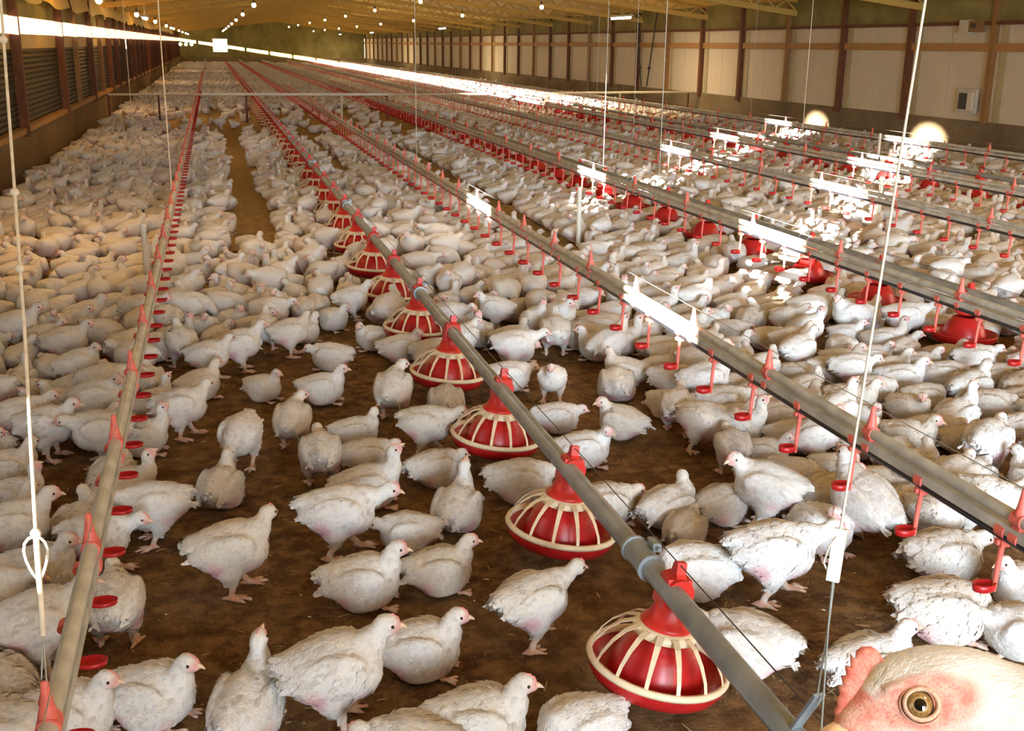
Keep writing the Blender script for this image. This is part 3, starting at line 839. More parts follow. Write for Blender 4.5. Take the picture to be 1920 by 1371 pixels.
def joined(name, pairs):
    bm = bmesh.new(); me = bpy.data.meshes.new(name)
    for i, (src, mk) in enumerate(pairs):
        f0 = len(bm.faces); bm.from_mesh(src); bm.faces.ensure_lookup_table(); me.materials.append(M[mk])
        for f in bm.faces[f0:]: f.material_index = i
    bm.to_mesh(me); bm.free(); return me
NIPCUP = joined('nipple', [(NIP, 'red_pale'), (CUP, 'red_dark')])
def drinker_line(x, y0, y1, label, first_nip, step, n_nip, n_det, first_fin, fstep, n_fin, flip=False, lift=0., drop=1.):
    t = empty('drinker_line', (x, 0, lift)); tag(t, label, 'drinker pipe')
    MB().tube([(0, y0, .4225), (0, y1, .4225)], .0165, 12).build('support_tube', 'rail_grey', t)
    MB().box((-.0145, y0, .372), (.0145, y1, .398)).build('water_pipe', 'rail_grey', t)
    MB().tube([(-.004, y0, .363), (-.004, y1, .363)], .0115, 10).build('black_pipe', 'black_pipe', t)
    MB().tube([(.012, y0, .496), (.012, y1, .496)], .0014, 5).build('wire', 'steel_wire', t)
    rz = math.pi if flip else 0.
    for k in range(n_nip):
        y = first_nip + k * step
        if k < n_det:
            n = obj('nipple', NIP, t, ((drop - 1) * .055, y, .375 * (1 - drop)), rz); n.scale[2] = drop; obj('drip_cup', CUP, n)
        else: obj('nipple', NIPCUP, t, ((drop - 1) * .055, y, .375 * (1 - drop)), rz).scale[2] = drop
    for k in range(n_fin): obj('hanger_clip', FIN, t, (0, first_fin + k * fstep, 0))
    # beyond, nothing can be told apart: one joined run
    far = MB(); y = first_nip + n_nip * step
    while y < y1:
        far.box((-.012, y - .012, .335), (.012, y + .012, .40)); far.box((-.008, y - .006, .22), (.004, y + .006, .34)); far.box((-.06, y - .02, .214), (.0, y + .02, .238)); y += step
    fo = far.build('far_nipples', 'red_pale', t); fo['kind'] = 'stuff'
    return t
drinker_line(-.32, .9, 78.0, 'left drinker pipe with red cups, running from the lower left corner to the far end', 1.62, .262, 110, 26, 1.72, .69, 60, flip=True, drop=.60)
drinker_line(1.81, 1.2, 78.0, 'second drinker pipe, grey and black with red nipples, right of the feed pipe', 1.436, .335, 70, 24, 1.413, .645, 45)
drinker_line(3.27, .0, 78.0, 'third drinker pipe, left of the second feed pipe, crossed by patches of sun', 2.35, .30, 70, 20, 2.2, 1.05, 30)
drinker_line(4.95, .0, 78.0, 'fourth drinker pipe, just right of the second feed pipe', 3.2, .32, 60, 0, 3.0, 1.1, 26)
drinker_line(6.35, .0, 78.0, 'fifth drinker pipe, left of the third feed pipe', 4.5, .34, 50, 0, 4.4, 1.15, 22)
drinker_line(8.5, .0, 78.0, 'last drinker pipe, farthest right along the concrete kerb', 6.0, .36, 46, 0, 6.2, 1.2, 18)

# ---------------------------------------------------------------- cords
def sheet_z(x): return ridge_top - abs(x - XM) / (XR - XM) * (ridge_top - 2.42) - .02
def cord(name, pts, r, mat, label, knots=(), top=None, group=None):
    o = MB().tube(pts, r, 6).build(name, mat); tag(o, label, 'cord', group)
    for k in knots: MB().ball(k, r * 2.6, 8, 6).build('knot', mat, o)
    return o
# left cord with its knot and loop, down to the drinker pipe
lc = cord('suspension_rope', [(-.462, 2.96, sheet_z(-.45)), (-.45, 2.835, 1.574), (-.415, 2.55, 1.28), (-.372, 2.21, .98), (-.33, 1.848, .700)], .0036, 'cord', 'knotted white cord hanging at the left edge down to the drinker pipe', [(-.330, 1.850, .706), (-.4035, 2.46, 1.20), (-.441, 2.76, 1.50), (-.385, 2.31, 1.07)])
loop = [(-.333 + .017 * math.sin(a) + .004 * math.sin(2 * a), 1.848, .662 + .040 * math.cos(a)) for a in np.linspace(0, 2 * math.pi, 17)]
MB().tube(loop, .0024, 6).build('loop', 'cord', lc)
MB().tube([(-.33, 1.848, .70), (-.325, 1.80, .62), (-.322, 1.765, .56)], .0050, 6).build('cord_end', 'cord', lc)
MB().tube([(-.322, 1.765, .56), (-.327, 1.735, .497)], .0014, 5).tube([(-.322, 1.765, .56), (-.316, 1.715, .497)], .0014, 5).build('bridle', 'steel_wire', lc)
# right cord with a white tensioner and the bracket on the feed pipe
rc = cord('suspension_rope', [(1.28, 1.80, sheet_z(1.28)), (1.1, 1.622, 1.577), (.95, 1.475, .745)], .0024, 'cord', 'thin white cord at right that carries a white tag above the feed pipe')
Rt = (Vector((1.1, 1.622, 1.577)) - Vector((.95, 1.475, .745))).to_track_quat('Z', 'Y').to_matrix()
MB().box((-.010, -.005, -.088), (.010, .005, .0), Rt, (.952, 1.477, .747)).build('tensioner', 'tag_white', rc)
MB().tube([(.940, 1.472, .66), (.925, 1.475, .69), (.932, 1.474, .72), (.944, 1.474, .735)], .0016, 5).build('cord_tail', 'cord', rc)
MB().tube([(.939, 1.465, .662), (.940, 1.466, .575), (.948, 1.490, .432)], .0018, 5).tube([(.943, 1.467, .662), (.940, 1.466, .575), (.957, 1.480, .325)], .0018, 5).build('bridle', 'steel_wire', rc)
MB().bar((.95, 1.487, .432), (.945, 1.55, .322), .022, .006).build('bracket', 'galv', rc)
# thinner hanging lines farther back
for (x, y, zt, zb, r, mat, lab, gr) in [
    (-.32, 8.2, None, .50, .004, 'cord', 'pale thin cord dropping to the left drinker pipe, before the fence', None),
    (-1.0, 15.0, None, .25, .004, 'cord', 'pale cord hanging over the yellowish birds beside the left wall', None),
    (1.81, 10.4, None, .50, .003, 'steel_wire', 'thin line hanging to the second drinker pipe before the fence', None),
    (3.27, 8.0, None, .50, .003, 'steel_wire', 'thin line hanging to the third drinker pipe', None),
    (3.66, 10.4, None, .35, .003, 'steel_wire', 'thin line hanging to the second feed pipe', None),
    (4.95, 13.0, None, .50, .003, 'steel_wire', 'thin line hanging to the fourth drinker pipe', None),
    (6.35, 11.4, None, .50, .0035, 'cord', 'sunlit pale cord hanging to the fifth drinker pipe', None),
    (6.35, 18.5, None, .50, .003, 'steel_wire', 'thin line hanging to the fifth drinker pipe near the fence', None),
    (8.5, 17.0, None, .50, .003, 'steel_wire', 'thin line hanging to the last drinker pipe', None),
    (7.35, 22.0, None, .35, .003, 'steel_wire', 'thin line hanging to the third feed pipe beyond the fence', None)]:
    cord('suspension_line', [(x, y, sheet_z(x)), (x, y, zb)], r, mat, lab)
# upright white stub tubes beside the lines
for (x, y, h, lab) in [(-.45, 6.95, .45, 'pale upright pipe stub left of the left drinker pipe'), (2.7, 8.2, .46, 'grey upright pipe stub in the flock before the sunlit birds'),
                       (5.4, 8.3, .47, 'grey upright pipe stub beside the second sun patch'), (8.3, 12.9, .47, 'pale upright pipe stub near the concrete kerb')]:
    o = MB().tube([(x, y, 0), (x, y, h)], .018, 10).build('standpipe', 'tag_white'); tag(o, lab, 'pipe')

# ---------------------------------------------------------------- fence across the barn
fence = empty('cross_fence', (0, 22.6, 0)); tag(fence, 'low cross fence of pale pipe over mesh across the whole barn', 'fence')
MB().tube([(XL + .15, 0, .535), (-.2, 0, .535)], .022, 8).build('top_pipe', 'fence_white', fence)
MB().tube([(-.2, 0, .54), (3.4, 0, .54)], .028, 8).build('top_pipe', 'fence_pale', fence)
MB().tube([(3.4, 0, .535), (XR - .12, 1.6, .535)], .024, 8).build('top_pipe', 'fence_white', fence)
for x in (-1.9, -1.0, .62, 2.45, 3.35, 5.1, 6.9, 8.7, 10.5):
    dy = 0 if x < 3.4 else (x - 3.4) / 7.2 * 1.6
    MB().box((x - .018, dy - .018, 0), (x + .018, dy + .018, .53)).build('post', 'fence_white' if x in (2.45, 5.1, 8.7) else 'post_wood', fence)
# ---------------------------------------------------------------- boxes on the right wall
b = empty('wall_vent', (XR - .03, 14.5, .79)); tag(b, 'small square dark vent with pale frame on the cream wall', 'vent')
MB().box((-.03, -.20, -.16), (.03, .20, .18)).build('frame', 'box_grey', b)
MB().box((-.045, -.02, -.11), (-.028, .15, .12)).build('dark_pane', 'box_dark', b)
MB().box((-.05, -.17, -.12), (-.028, -.05, .13)).build('shutter', 'panel_cream', b)
b = empty('control_box', (XR - .06, 14.55, 1.84)); tag(b, 'pale control box at the top of the cream wall, far right', 'box')
MB().box((-.05, .02, -.09), (.05, .24, .10)).build('case', 'box_grey', b)
MB().box((-.05, -.22, -.07), (.05, .02, .09)).build('case', 'post_light', b)
MB().box((-.062, -.14, -.02), (-.048, -.04, .05)).build('display', 'box_dark', b)
for i, (y, lab) in enumerate([(27.6, 'left of the pair'), (27.2, 'right of the pair')]):
    s = -1 if i else 1
    o = MB().tube([(XR - .09, y + s * .5, 2.35), (XR - .09, y, .55)], .018, 6).ball((XR - .09, y + s * .12, 1.0), .045).build('brace_pipe', 'box_dark'); tag(o, 'slanting grey pipe on the cream wall, %s that form a V' % lab, 'pipe')
# green signal lights at the far end of the left wall
for i in range(3):
    o = MB().ball((XL + .35 + .32 * i, 71.9, 1.36), .10).build('signal_lamp', 'green_glow') if 'green_glow' in M else None
    if o: tag(o, ['leftmost', 'middle', 'rightmost'][i] + ' small greenish lamp at the far end of the left wall', 'lamp', 'greenish lamps at the far end')
    if o: MB().tube([(XL + .35 + .32 * i, 71.9, 1.36), (XL + .35 + .32 * i, 71.9, chord_z(XL + .35 + .32 * i) + .06)], .012, 5).build('flex', 'wire', o)

# ---------------------------------------------------------------- loose litter: straw, crumbs, small feathers
rng = np.random.default_rng(11)
def scatter(name, n, mat, label, w, ln, ymax):
    m = MB()
    for _ in range(n):
        y = .9 + rng.random() ** 1.5 * ymax; x = -1.2 + rng.random() * (3.2 + y * .9); a = rng.random() * 6.28; l = ln * (.4 + rng.random()); q = w * (.5 + rng.random())
        d = Vector((math.cos(a), math.sin(a), (rng.random() - .3) * .25)); s = Vector((-math.sin(a), math.cos(a), 0)); p = Vector((x, y, .001)); u = Vector((0, 0, q * .8))
        m.add([p - d*l - s*q, p + d*l - s*q*.6, p + d*l + s*q*.6, p - d*l + s*q, p + u], [(0, 1, 4), (1, 2, 4), (2, 3, 4), (3, 0, 4)])
    o = m.build(name, mat, FLOOR); o['kind'] = 'stuff'; return o
scatter('litter_crumbs', 5000, 'litter', 'dark crumbs of litter strewn over the bare floor', .005, .006, 7)
scatter('straw_bits', 2600, 'straw', 'pale straw bits strewn over the bare brown litter', .0016, .014, 6)
scatter('feather_fluff', 260, 'tag_white', 'tiny white feather fluff strewn over the brown litter', .0022, .007, 6)

# ---------------------------------------------------------------- the flock
HAND = [
    (-0.214, 2.353, -25, 'sit_up', 1.06, 'plump white chicken sitting beside the left drinker pipe, head up, facing right'),
    (-0.388, 2.312, -15, 'sit_up', 1.05, 'white chicken cut by bottom edge, right beside the left drinker pipe, pink face'),
    (-0.516, 2.288, 175, 'sit_low', 1.00, 'pink faced chicken at the bottom left corner behind the white cord'),
    (-0.482, 2.637, 0, 'stand_up', 1.12, 'large white chicken standing half hidden behind the nearest left drinker pipe'),
    (-0.320, 2.718, 90, 'hunch', 1.00, 'white chicken right of left drinker pipe, rear turned, legs hidden by the cup'),
    (-0.633, 2.826, -15, 'hunch', 1.05, 'yellowish chicken with red face at the left edge behind the white cord'),
    (-0.565, 2.487, 135, 'sit_low', 1.00, 'cream chicken cut by the left edge, low in the corner'),
    (-0.638, 3.252, 5, 'stand_up', 1.08, 'chicken at left edge standing behind the knot of the white cord'),
    (-0.398, 3.150, -15, 'walk', 0.98, 'chicken walking right beneath the left drinker pipe below its second cup'),
    (-0.253, 3.338, 190, 'hunch', 1.02, 'white chicken stooping left under the left drinker pipe, legs in view'),
    (-0.024, 2.946, -3, 'stand_turn', 1.12, 'big white chicken standing alone on bare litter with neck stretched up'),
    (-0.054, 3.592, 70, 'sit_up', 1.00, 'cream chicken sitting with its back turned and neck up, right of drinker line'),
    (0.025, 3.943, 247, 'peck', 1.00, 'white chicken pecking at the open litter, head down toward the viewer'),
    (0.219, 4.089, 73, 'stand_back', 0.95, 'white chicken standing with its back turned alone on the open litter'),
    (0.289, 3.686, 85, 'hunch', 1.00, 'white chicken stooping away from the viewer, middle of the open litter'),
    (0.457, 4.059, -5, 'sit_turn', 0.92, 'chicken sitting head turned beside the one stooping away'),
    (0.429, 3.479, -7, 'sit_stretch', 1.10, 'long white chicken sitting with neck stretched toward the upper right'),
    (0.466, 3.787, 0, 'sit_low', 0.95, 'chicken with red face tucked behind the long white one'),
    (0.297, 3.124, -10, 'walk', 1.15, 'white chicken hurrying right in the middle of the open litter'),
    (0.501, 3.114, 170, 'sit_low', 0.90, 'white chicken lying low facing left, beside the round one left of second pan'),
    (0.323, 2.795, -10, 'sit_up', 1.10, 'white chicken sitting in front of the hurrying one, head up'),
    (0.546, 2.830, -5, 'sit_up', 0.98, 'white chicken sitting facing right, lower left of the second pan'),
    (0.190, 2.238, -3, 'stand_up', 1.18, 'large white chicken standing in the middle foreground, pink head to the right'),
    (0.416, 2.410, -15, 'sit_up', 1.05, 'white chicken sitting just right of the large standing one in the foreground'),
    (0.722, 2.481, 17, 'walk', 1.02, 'fluffy white chicken walking away to the right between the two nearest pans'),
    (-0.008, 2.261, 65, 'sit_stretch', 1.05, 'cream chicken in foreground with back turned and neck pointed up'),
    (0.487, 2.073, -15, 'sit_up', 1.10, 'chicken sitting at the bottom edge with red comb, facing right'),
    (0.324, 2.026, 160, 'sit_low', 1.00, 'chicken head peeping over the bottom edge, facing left'),
    (0.694, 2.002, 200, 'sit_tucked', 1.00, 'white chicken resting at the bottom edge with head tucked, left of nearest pan'),
    (0.679, 3.234, 60, 'sit_stretch', 1.05, 'round white chicken seen from behind with neck up, left of second pan'),
    (0.684, 3.615, 10, 'sit_low', 0.95, 'chicken sitting low between the round one and the third pan'),
    (0.711, 3.917, -27, 'walk', 1.00, 'white chicken leaning right into the third pan'),
    (0.866, 4.335, 77, 'sit_tucked', 1.00, 'chicken resting with head tucked in front of the fourth pan'),
    (0.648, 4.356, 70, 'stand_back', 1.05, 'fluffy chicken standing with back turned left of the fourth pan'),
    (0.383, 4.643, -12, 'sit_up', 1.02, 'white chicken sitting alone in profile facing right on dark litter'),
    (0.137, 4.737, -40, 'sit_up', 0.88, 'small cream chicken sitting alone facing right on dark litter'),
    (0.474, 5.157, 160, 'sit_low', 0.98, None),
    (0.298, 5.428, 5, 'stand_turn', 1.00, None),
    (0.179, 5.557, 80, 'stand_up', 0.95, None),
    (0.067, 5.479, 175, 'sit_turn', 0.85, None),
    (-0.133, 4.813, 25, 'sit_up', 1.00, None),
    (-0.088, 5.074, -15, 'stand_turn', 1.00, None),
    (-0.211, 5.326, 105, 'stand_up', 1.00, None),
    (1.247, 2.643, 170, 'sit_tucked', 1.12, 'white chicken resting with head hidden, right of the feed pipe'),
    (1.449, 2.562, -15, 'walk', 1.20, 'white chicken striding right under the hanging white tag'),
    (1.206, 2.235, 140, 'sit_low', 1.15, 'white chicken lying beside the near feed pipe with tail to the right'),
    (1.350, 3.086, 20, 'sit_turn', 1.05, 'cream chicken sitting right of second pan, pink face turned right'),
    (1.657, 3.014, 145, 'stand_turn', 1.15, 'white chicken standing tall facing left right of the second pan'),
    (1.890, 2.819, 110, 'drink', 1.20, 'white chicken drinking from a red cup of the second drinker line'),
    (2.001, 2.556, -5, 'sit_low', 1.15, 'chicken lying under the second drinker pipe near the right edge'),
    (1.796, 2.266, -23, 'sit_tucked', 1.20, 'big white chicken resting on bare litter under the last drinker cup'),
    (1.460, 2.084, -3, 'sit_up', 1.05, 'chicken sitting just behind the big pink comb of the close hen'),
    (2.111, 2.347, 185, 'sit_up', 1.00, None),
    (1.938, 2.140, 155, 'sit_low', 1.00, None),
    (0.944, 3.407, -15, 'sit_low', 1.10, 'white chicken lying right of third pan below the feed pipe'),
    (1.166, 3.172, -5, 'sit_low', 1.00, 'white chicken lying beyond the feed pipe, behind the second pan'),
    (1.258, 3.676, -15, 'sit_turn_r', 1.00, None),
    (1.500, 3.934, 135, 'sit_turn', 1.00, 'white chicken on bare litter with head turned to the pipe'),
    (1.651, 4.415, 73, 'sit_tucked', 1.05, None),
    (1.781, 4.889, 10, 'drink', 1.05, 'bright white chicken reaching up to a red nipple on second drinker line'),
    (1.364, 4.447, 247, 'stand_up', 0.85, None),
    (1.588, 5.148, 75, 'stand_up', 1.05, 'white chicken standing with back turned and head up on bare litter'),
    (1.325, 4.942, -15, 'walk', 1.05, None),
    (1.224, 4.656, -10, 'sit_low', 1.00, None),
    (1.272, 4.064, -15, 'sit_low', 0.90, None),
    (1.347, 2.946, 45, 'sit_low', 0.85, None),
    (1.539, 3.085, 15, 'sit_low', 0.95, None),
    (1.727, 3.121, 5, 'sit_low', 1.00, None),
    (1.424, 5.717, 155, 'stand_turn', 1.00, None),
    (0.903, 5.596, 15, 'sit_up', 0.95, None),
    (0.717, 5.472, 185, 'sit_turn', 0.95, None),
    (0.686, 6.124, 5, 'stand_up', 1.00, None),
    (-0.739, 5.441, -10, 'stand_up', 1.05, None),
    (-0.502, 4.729, 0, 'hunch', 1.05, None),
    (-0.666, 4.185, -15, 'stand_up', 1.05, None),
    (-0.190, 4.318, -10, 'stand_turn', 1.05, None),
    (-0.469, 4.084, 185, 'hunch', 1.05, None),
    (-0.333, 4.167, -5, 'sit_stretch', 1.00, None),
    (-0.767, 3.891, 5, 'sit_turn', 1.10, None),
    (-0.677, 4.697, 165, 'sit_up', 0.90, None),
    (2.511, 5.610, -5, 'sit_up', 1.00, None),
    (3.256, 5.159, 173, 'stand_turn', 1.12, 'bright white chicken standing with neck up, left one of two by the third drinker pipe'),
    (3.504, 5.037, -20, 'walk', 1.12, 'bright white chicken stooping right, right one of two by the third drinker pipe'),
    (3.071, 7.019, 0, 'sit_stretch', 1.10, 'chicken stretching its neck to the right beside the sunlit pipe patch'),
    (3.461, 7.019, 80, 'stand_up', 1.05, 'chicken standing at the edge of a bare patch by the bright sun patch'),
]
YAW = math.radians(14.86)
CAMP = np.array([0., 0., 1.5])
def to_px(x, y, z=.1):
    f = np.array([0.246429, 0.928744, -0.276959]); r = np.array([0.96735, -0.253172, 0.011739]); u = np.array([0.059216, 0.270809, 0.960810])
    d = np.array([x, y, z]) - CAMP; return 960 + 2080 * (d @ r) / (d @ f), 685.5 - 2080 * (d @ u) / (d @ f)

BS = .84            # five-week birds, a little over a foot long
birds = []          # x, y, yaw, pose, scale, note
for x, y, h, p, s, n in HAND: birds.append((x, y, math.radians(h), p, s * .96, n))
rng = np.random.default_rng(2024)
def open_floor(x, y):
    """bare litter: the birds there are placed one by one"""
    if y < 5.05 and -.30 < x < 1.72: return True
    if y < 6.3 and -.05 < x < .75 and y - 5.0 < (x + .05) * 1.5: return True
    if y < 2.75 and x > 1.0: return True
    if y < 3.05 and x <= -.28: return True
    if math.hypot(x - 3.35, y - 6.65) < .22: return True
    if 8.5 < y < 20 and abs(x - .25) < .19: return True
    if 7.5 < y < 17 and abs(x - 2.52) < .2: return True
    if 13 < y < 20 and abs(x - 1.42) < .16: return True
    if 17.9 < y < 27.2 and -.9 < x < 4.4: return rng.random() < .975
    if 19.5 < y < 25.0 and (x <= -.9 or x >= 4.4): return rng.random() < .93
    return False
SIT = ['sit_up', 'sit_turn', 'sit_turn_r', 'sit_low', 'sit_tucked', 'sit_stretch']
STAND = ['stand_up', 'stand_turn', 'stand_back', 'hunch', 'walk', 'peck', 'drink']
GR = {}
def clear(x, y, h):
    """no bird or pan inside this bird's own outline (an ellipse along its heading), nor it in theirs"""
    i, j = int(math.floor(x / .2)), int(math.floor(y / .2)); c, sn = math.cos(h), math.sin(h)
    for a in (-2, -1, 0, 1, 2):
        for b in (-2, -1, 0, 1, 2):
            for qx, qy, qh in GR.get((i + a, j + b), ()):
                dx, dy = qx - x, qy - y
                if ((dx*c + dy*sn) / LA) ** 2 + ((dy*c - dx*sn) / LB) ** 2 < 1: return False
                if qh is not None:
                    e, f = math.cos(qh), math.sin(qh)
                    if ((dx*e + dy*f) / LA) ** 2 + ((dy*e - dx*f) / LB) ** 2 < 1: return False
    return True
LA, LB = .200, .134
def put(x, y, h=None): GR.setdefault((int(math.floor(x / .2)), int(math.floor(y / .2))), []).append((x, y, h))
for b in birds: put(b[0], b[1], b[2])
for px, py in PANS:
    for k in range(8): put(px + .09 * math.cos(k * .785), py + .09 * math.sin(k * .785))
cand = []
for y in np.arange(1.4, Y1 - .4, .085):
    for x in np.arange(XL + .16, XR - .16, .085): cand.append((x + rng.normal(0, .03), y + rng.normal(0, .03)))
cand = [c for c in cand if XL + .14 < c[0] < XR - .14]
cand.sort(key=lambda c: c[1])
for x, y in cand:
    px, py = to_px(x, y)
    if px < -160 or px > 2080 or py > 1460: continue
    if open_floor(x, y): continue
    if x > 1.81: base, sd_, ps = 0., 38, .16
    elif x < -.32: base, sd_, ps = 30., 75, .30
    else: base, sd_, ps = 20., 85, .34
    h = math.radians(rng.normal(base, sd_)) - YAW
    if not clear(x, y, h): continue
    put(x, y, h)
    p = STAND[rng.integers(0, len(STAND))] if rng.random() < ps else SIT[rng.choice(6, p=[.30, .17, .15, .18, .10, .10])]
    birds.append((x, y, h, p, float(rng.uniform(.84, 1.08)), None))

order = sorted(range(len(birds)), key=lambda i: (birds[i][5] is None, np.hypot(birds[i][0], birds[i][1])))
single = sorted(order[:300], key=lambda i: birds[i][1]); rest = order[300:]
def facing(yaw):
    a = math.degrees(yaw + YAW) % 360
    return 'right' if a < 45 or a >= 315 else 'away' if a < 135 else 'left' if a < 225 else 'forward'
def posture(p):
    return {'walk': 'walking', 'peck': 'pecking', 'drink': 'drinking', 'hunch': 'stooping', 'sit_low': 'crouching', 'sit_tucked': 'resting', 'sit_stretch': 'alert'}.get(p, 'standing' if p.startswith('stand') else 'sitting')
ZONES = [(-9, -.32, 'outside first drinker line'), (-.32, PX, 'left of feed pipe'), (PX, 1.81, 'right of feed pipe'), (1.81, 3.27, 'beyond second drinker line'), (3.27, 99, 'beyond third drinker line')]
def zone(x): return next(i for i, z in enumerate(ZONES) if z[0] <= x < z[1])
def band(y): return max(0, min(range(len(pan_y)), key=lambda k: abs(pan_y[k] - y)))
rank = {}
for i in single:
    if birds[i][5] is None: rank.setdefault((zone(birds[i][0]), band(birds[i][1])), []).append(i)
place = {}
for k, v in rank.items():
    for n, i in enumerate(sorted(v, key=lambda i: birds[i][0])): place[i] = (k, n)
def num(n): return '%d%s' % (n, 'th' if 10 <= n % 100 <= 20 else {1: 'st', 2: 'nd', 3: 'rd'}.get(n % 10, 'th'))
for i in single:
    x, y, h, p, s, note = birds[i]
    near = y < 4.5
    me, parts = chicken_mesh(p, 2 if near else 1)
    o = link(bpy.data.objects.new('chicken', me)); o.location = (x, y, 0); o.rotation_euler = (0, 0, h); o.scale = (s * BS,) * 3
    for nm, pm in parts: link(bpy.data.objects.new(nm, pm), o)
    if note is None:
        (zi, b), n = place[i]
        note = '%s white chicken facing %s, %s from left abreast of %s pan, %s' % (posture(p), facing(h), num(n + 1), num(b + 1), ZONES[zi][2])
    tag(o, note, 'chicken', 'white chickens of the near flock')

# everything farther back is one mass: a point cloud that carries the far chickens
lib = bpy.data.collections.new('far_chickens')            # never linked to the scene
names = SIT + ['stand_up', 'stand_turn', 'hunch', 'peck']
for k, n in enumerate(names): lib.objects.link(bpy.data.objects.new('far_%02d_chicken' % k, chicken_mesh(n, 0)[0]))
P = np.array([(birds[i][0], birds[i][1], 0.) for i in rest])
me = bpy.data.meshes.new('flock'); me.from_pydata(P.tolist(), [], [])
a = me.attributes.new('turn', 'FLOAT', 'POINT'); a.data.foreach_set('value', np.array([birds[i][2] for i in rest], np.float32))
a = me.attributes.new('size', 'FLOAT', 'POINT'); a.data.foreach_set('value', BS * np.array([birds[i][4] for i in rest], np.float32))
a = me.attributes.new('pick', 'INT', 'POINT'); a.data.foreach_set('value', np.array([names.index(birds[i][3]) if birds[i][3] in names else int(rng.integers(0, len(names))) for i in rest], np.int32))
flock = link(bpy.data.objects.new('flock', me)); tag(flock, 'dense white flock of chickens receding to the far end of the barn', 'flock', None, 'stuff')
g = bpy.data.node_groups.new('flock_nodes', 'GeometryNodeTree')
g.interface.new_socket('Geometry', in_out='INPUT', socket_type='NodeSocketGeometry'); g.interface.new_socket('Geometry', in_out='OUTPUT', socket_type='NodeSocketGeometry')
gi, go = g.nodes.new('NodeGroupInput'), g.nodes.new('NodeGroupOutput')
ci = g.nodes.new('GeometryNodeCollectionInfo'); ci.inputs['Collection'].default_value = lib; ci.inputs['Separate Children'].default_value = True; ci.inputs['Reset Children'].default_value = True
ip = g.nodes.new('GeometryNodeInstanceOnPoints'); ip.inputs['Pick Instance'].default_value = True
def attr(name, kind):
    n = g.nodes.new('GeometryNodeInputNamedAttribute'); n.data_type = kind; n.inputs[0].default_value = name
    return next(s for s in n.outputs if s.name == 'Attribute' and s.enabled)
cx = g.nodes.new('ShaderNodeCombineXYZ'); g.links.new(attr('turn', 'FLOAT'), cx.inputs[2])
e2r = g.nodes.new('FunctionNodeEulerToRotation'); g.links.new(cx.outputs[0], e2r.inputs[0])
g.links.new(gi.outputs[0], ip.inputs['Points']); g.links.new(ci.outputs[0], ip.inputs['Instance']); g.links.new(attr('pick', 'INT'), ip.inputs['Instance Index'])
g.links.new(e2r.outputs[0], ip.inputs['Rotation']); g.links.new(attr('size', 'FLOAT'), ip.inputs['Scale']); g.links.new(ip.outputs[0], go.inputs[0])
md = flock.modifiers.new('flock', 'NODES'); md.node_group = g
print('birds', len(birds), 'single', len(single), 'far', len(rest))

# ---------------------------------------------------------------- the hen close to the camera, standing on a wooden pedestal
def mat_hen_eye():
    t = NT('hen_eye', .06, .7); co = t.coord('Object'); sp = t.n('SeparateXYZ'); t.l(co, sp.inputs[0])
    r = t.math('SQRT', t.math('ADD', t.math('POWER', t.math('ABSOLUTE', sp.outputs[0]), 2.), t.math('POWER', t.math('ABSOLUTE', sp.outputs[2]), 2.)))
    n = t.noise(700, co, 3)
    c = t.mix(t.ramp(n, .35, .65), (.20, .105, .030), (.36, .21, .075))
    c = t.mix(t.ramp(r, .0040, .0029), c, (.50, .34, .16)); c = t.mix(t.ramp(r, .0031, .0027), c, (.004, .003, .003))
    c = t.mix(t.ramp(r, .0053, .0061), c, (.035, .02, .012))
    t.color(c); return t.m
def mat_hen_skin():
    t = NT('hen_plumage', .7, .2); co = t.coord('Object')
    at = t.n('Attribute', attribute_name='look'); sep = t.n('SeparateColor'); t.l(at.outputs['Color'], sep.inputs[0])
    tint = t.n('Attribute', attribute_name='tint').outputs['Fac']
    n1, n2 = t.noise(120, co, 4, .6), t.noise(800, co, 3, .6)
    c = t.mix(t.ramp(n1, .4, .65), (.90, .89, .86), (.85, .82, .75)); c = t.mix(t.math('MULTIPLY', tint, .38), c, (.66, .58, .46))
    s = t.mix(t.ramp(n1, .38, .62), (.78, .29, .23), (.82, .52, .43)); s = t.mix(t.math('MULTIPLY', t.ramp(n2, .52, .68), .6), s, (.52, .14, .10))
    c = t.mix(sep.outputs[0], c, s); c = t.mix(sep.outputs[1], c, (.55, .34, .18)); t.color(c)
    t.bump(n2, .5, .0010); return t.m
def mat_hen_comb():
    t = NT('hen_comb', .5, .35); co = t.coord('Object'); n1, n2 = t.noise(160, co, 4), t.noise(900, co, 3)
    c = t.mix(t.ramp(n1, .35, .65), (.76, .19, .14), (.86, .38, .30)); c = t.mix(t.math('MULTIPLY', t.ramp(n2, .5, .7), .5), c, (.60, .08, .07)); t.color(c); t.bump(n2, .5, .0008); return t.m
M['hen_eye'], M['hen_plumage'], M['hen_comb'] = mat_hen_eye(), mat_hen_skin(), mat_hen_comb()
M['lid'] = simple('eyelid_skin', (.80, .50, .36), .5, .35, .25, 500)
M['hen_beak'] = simple('hen_beak', (.80, .56, .33), .4, .4, .2, 150)
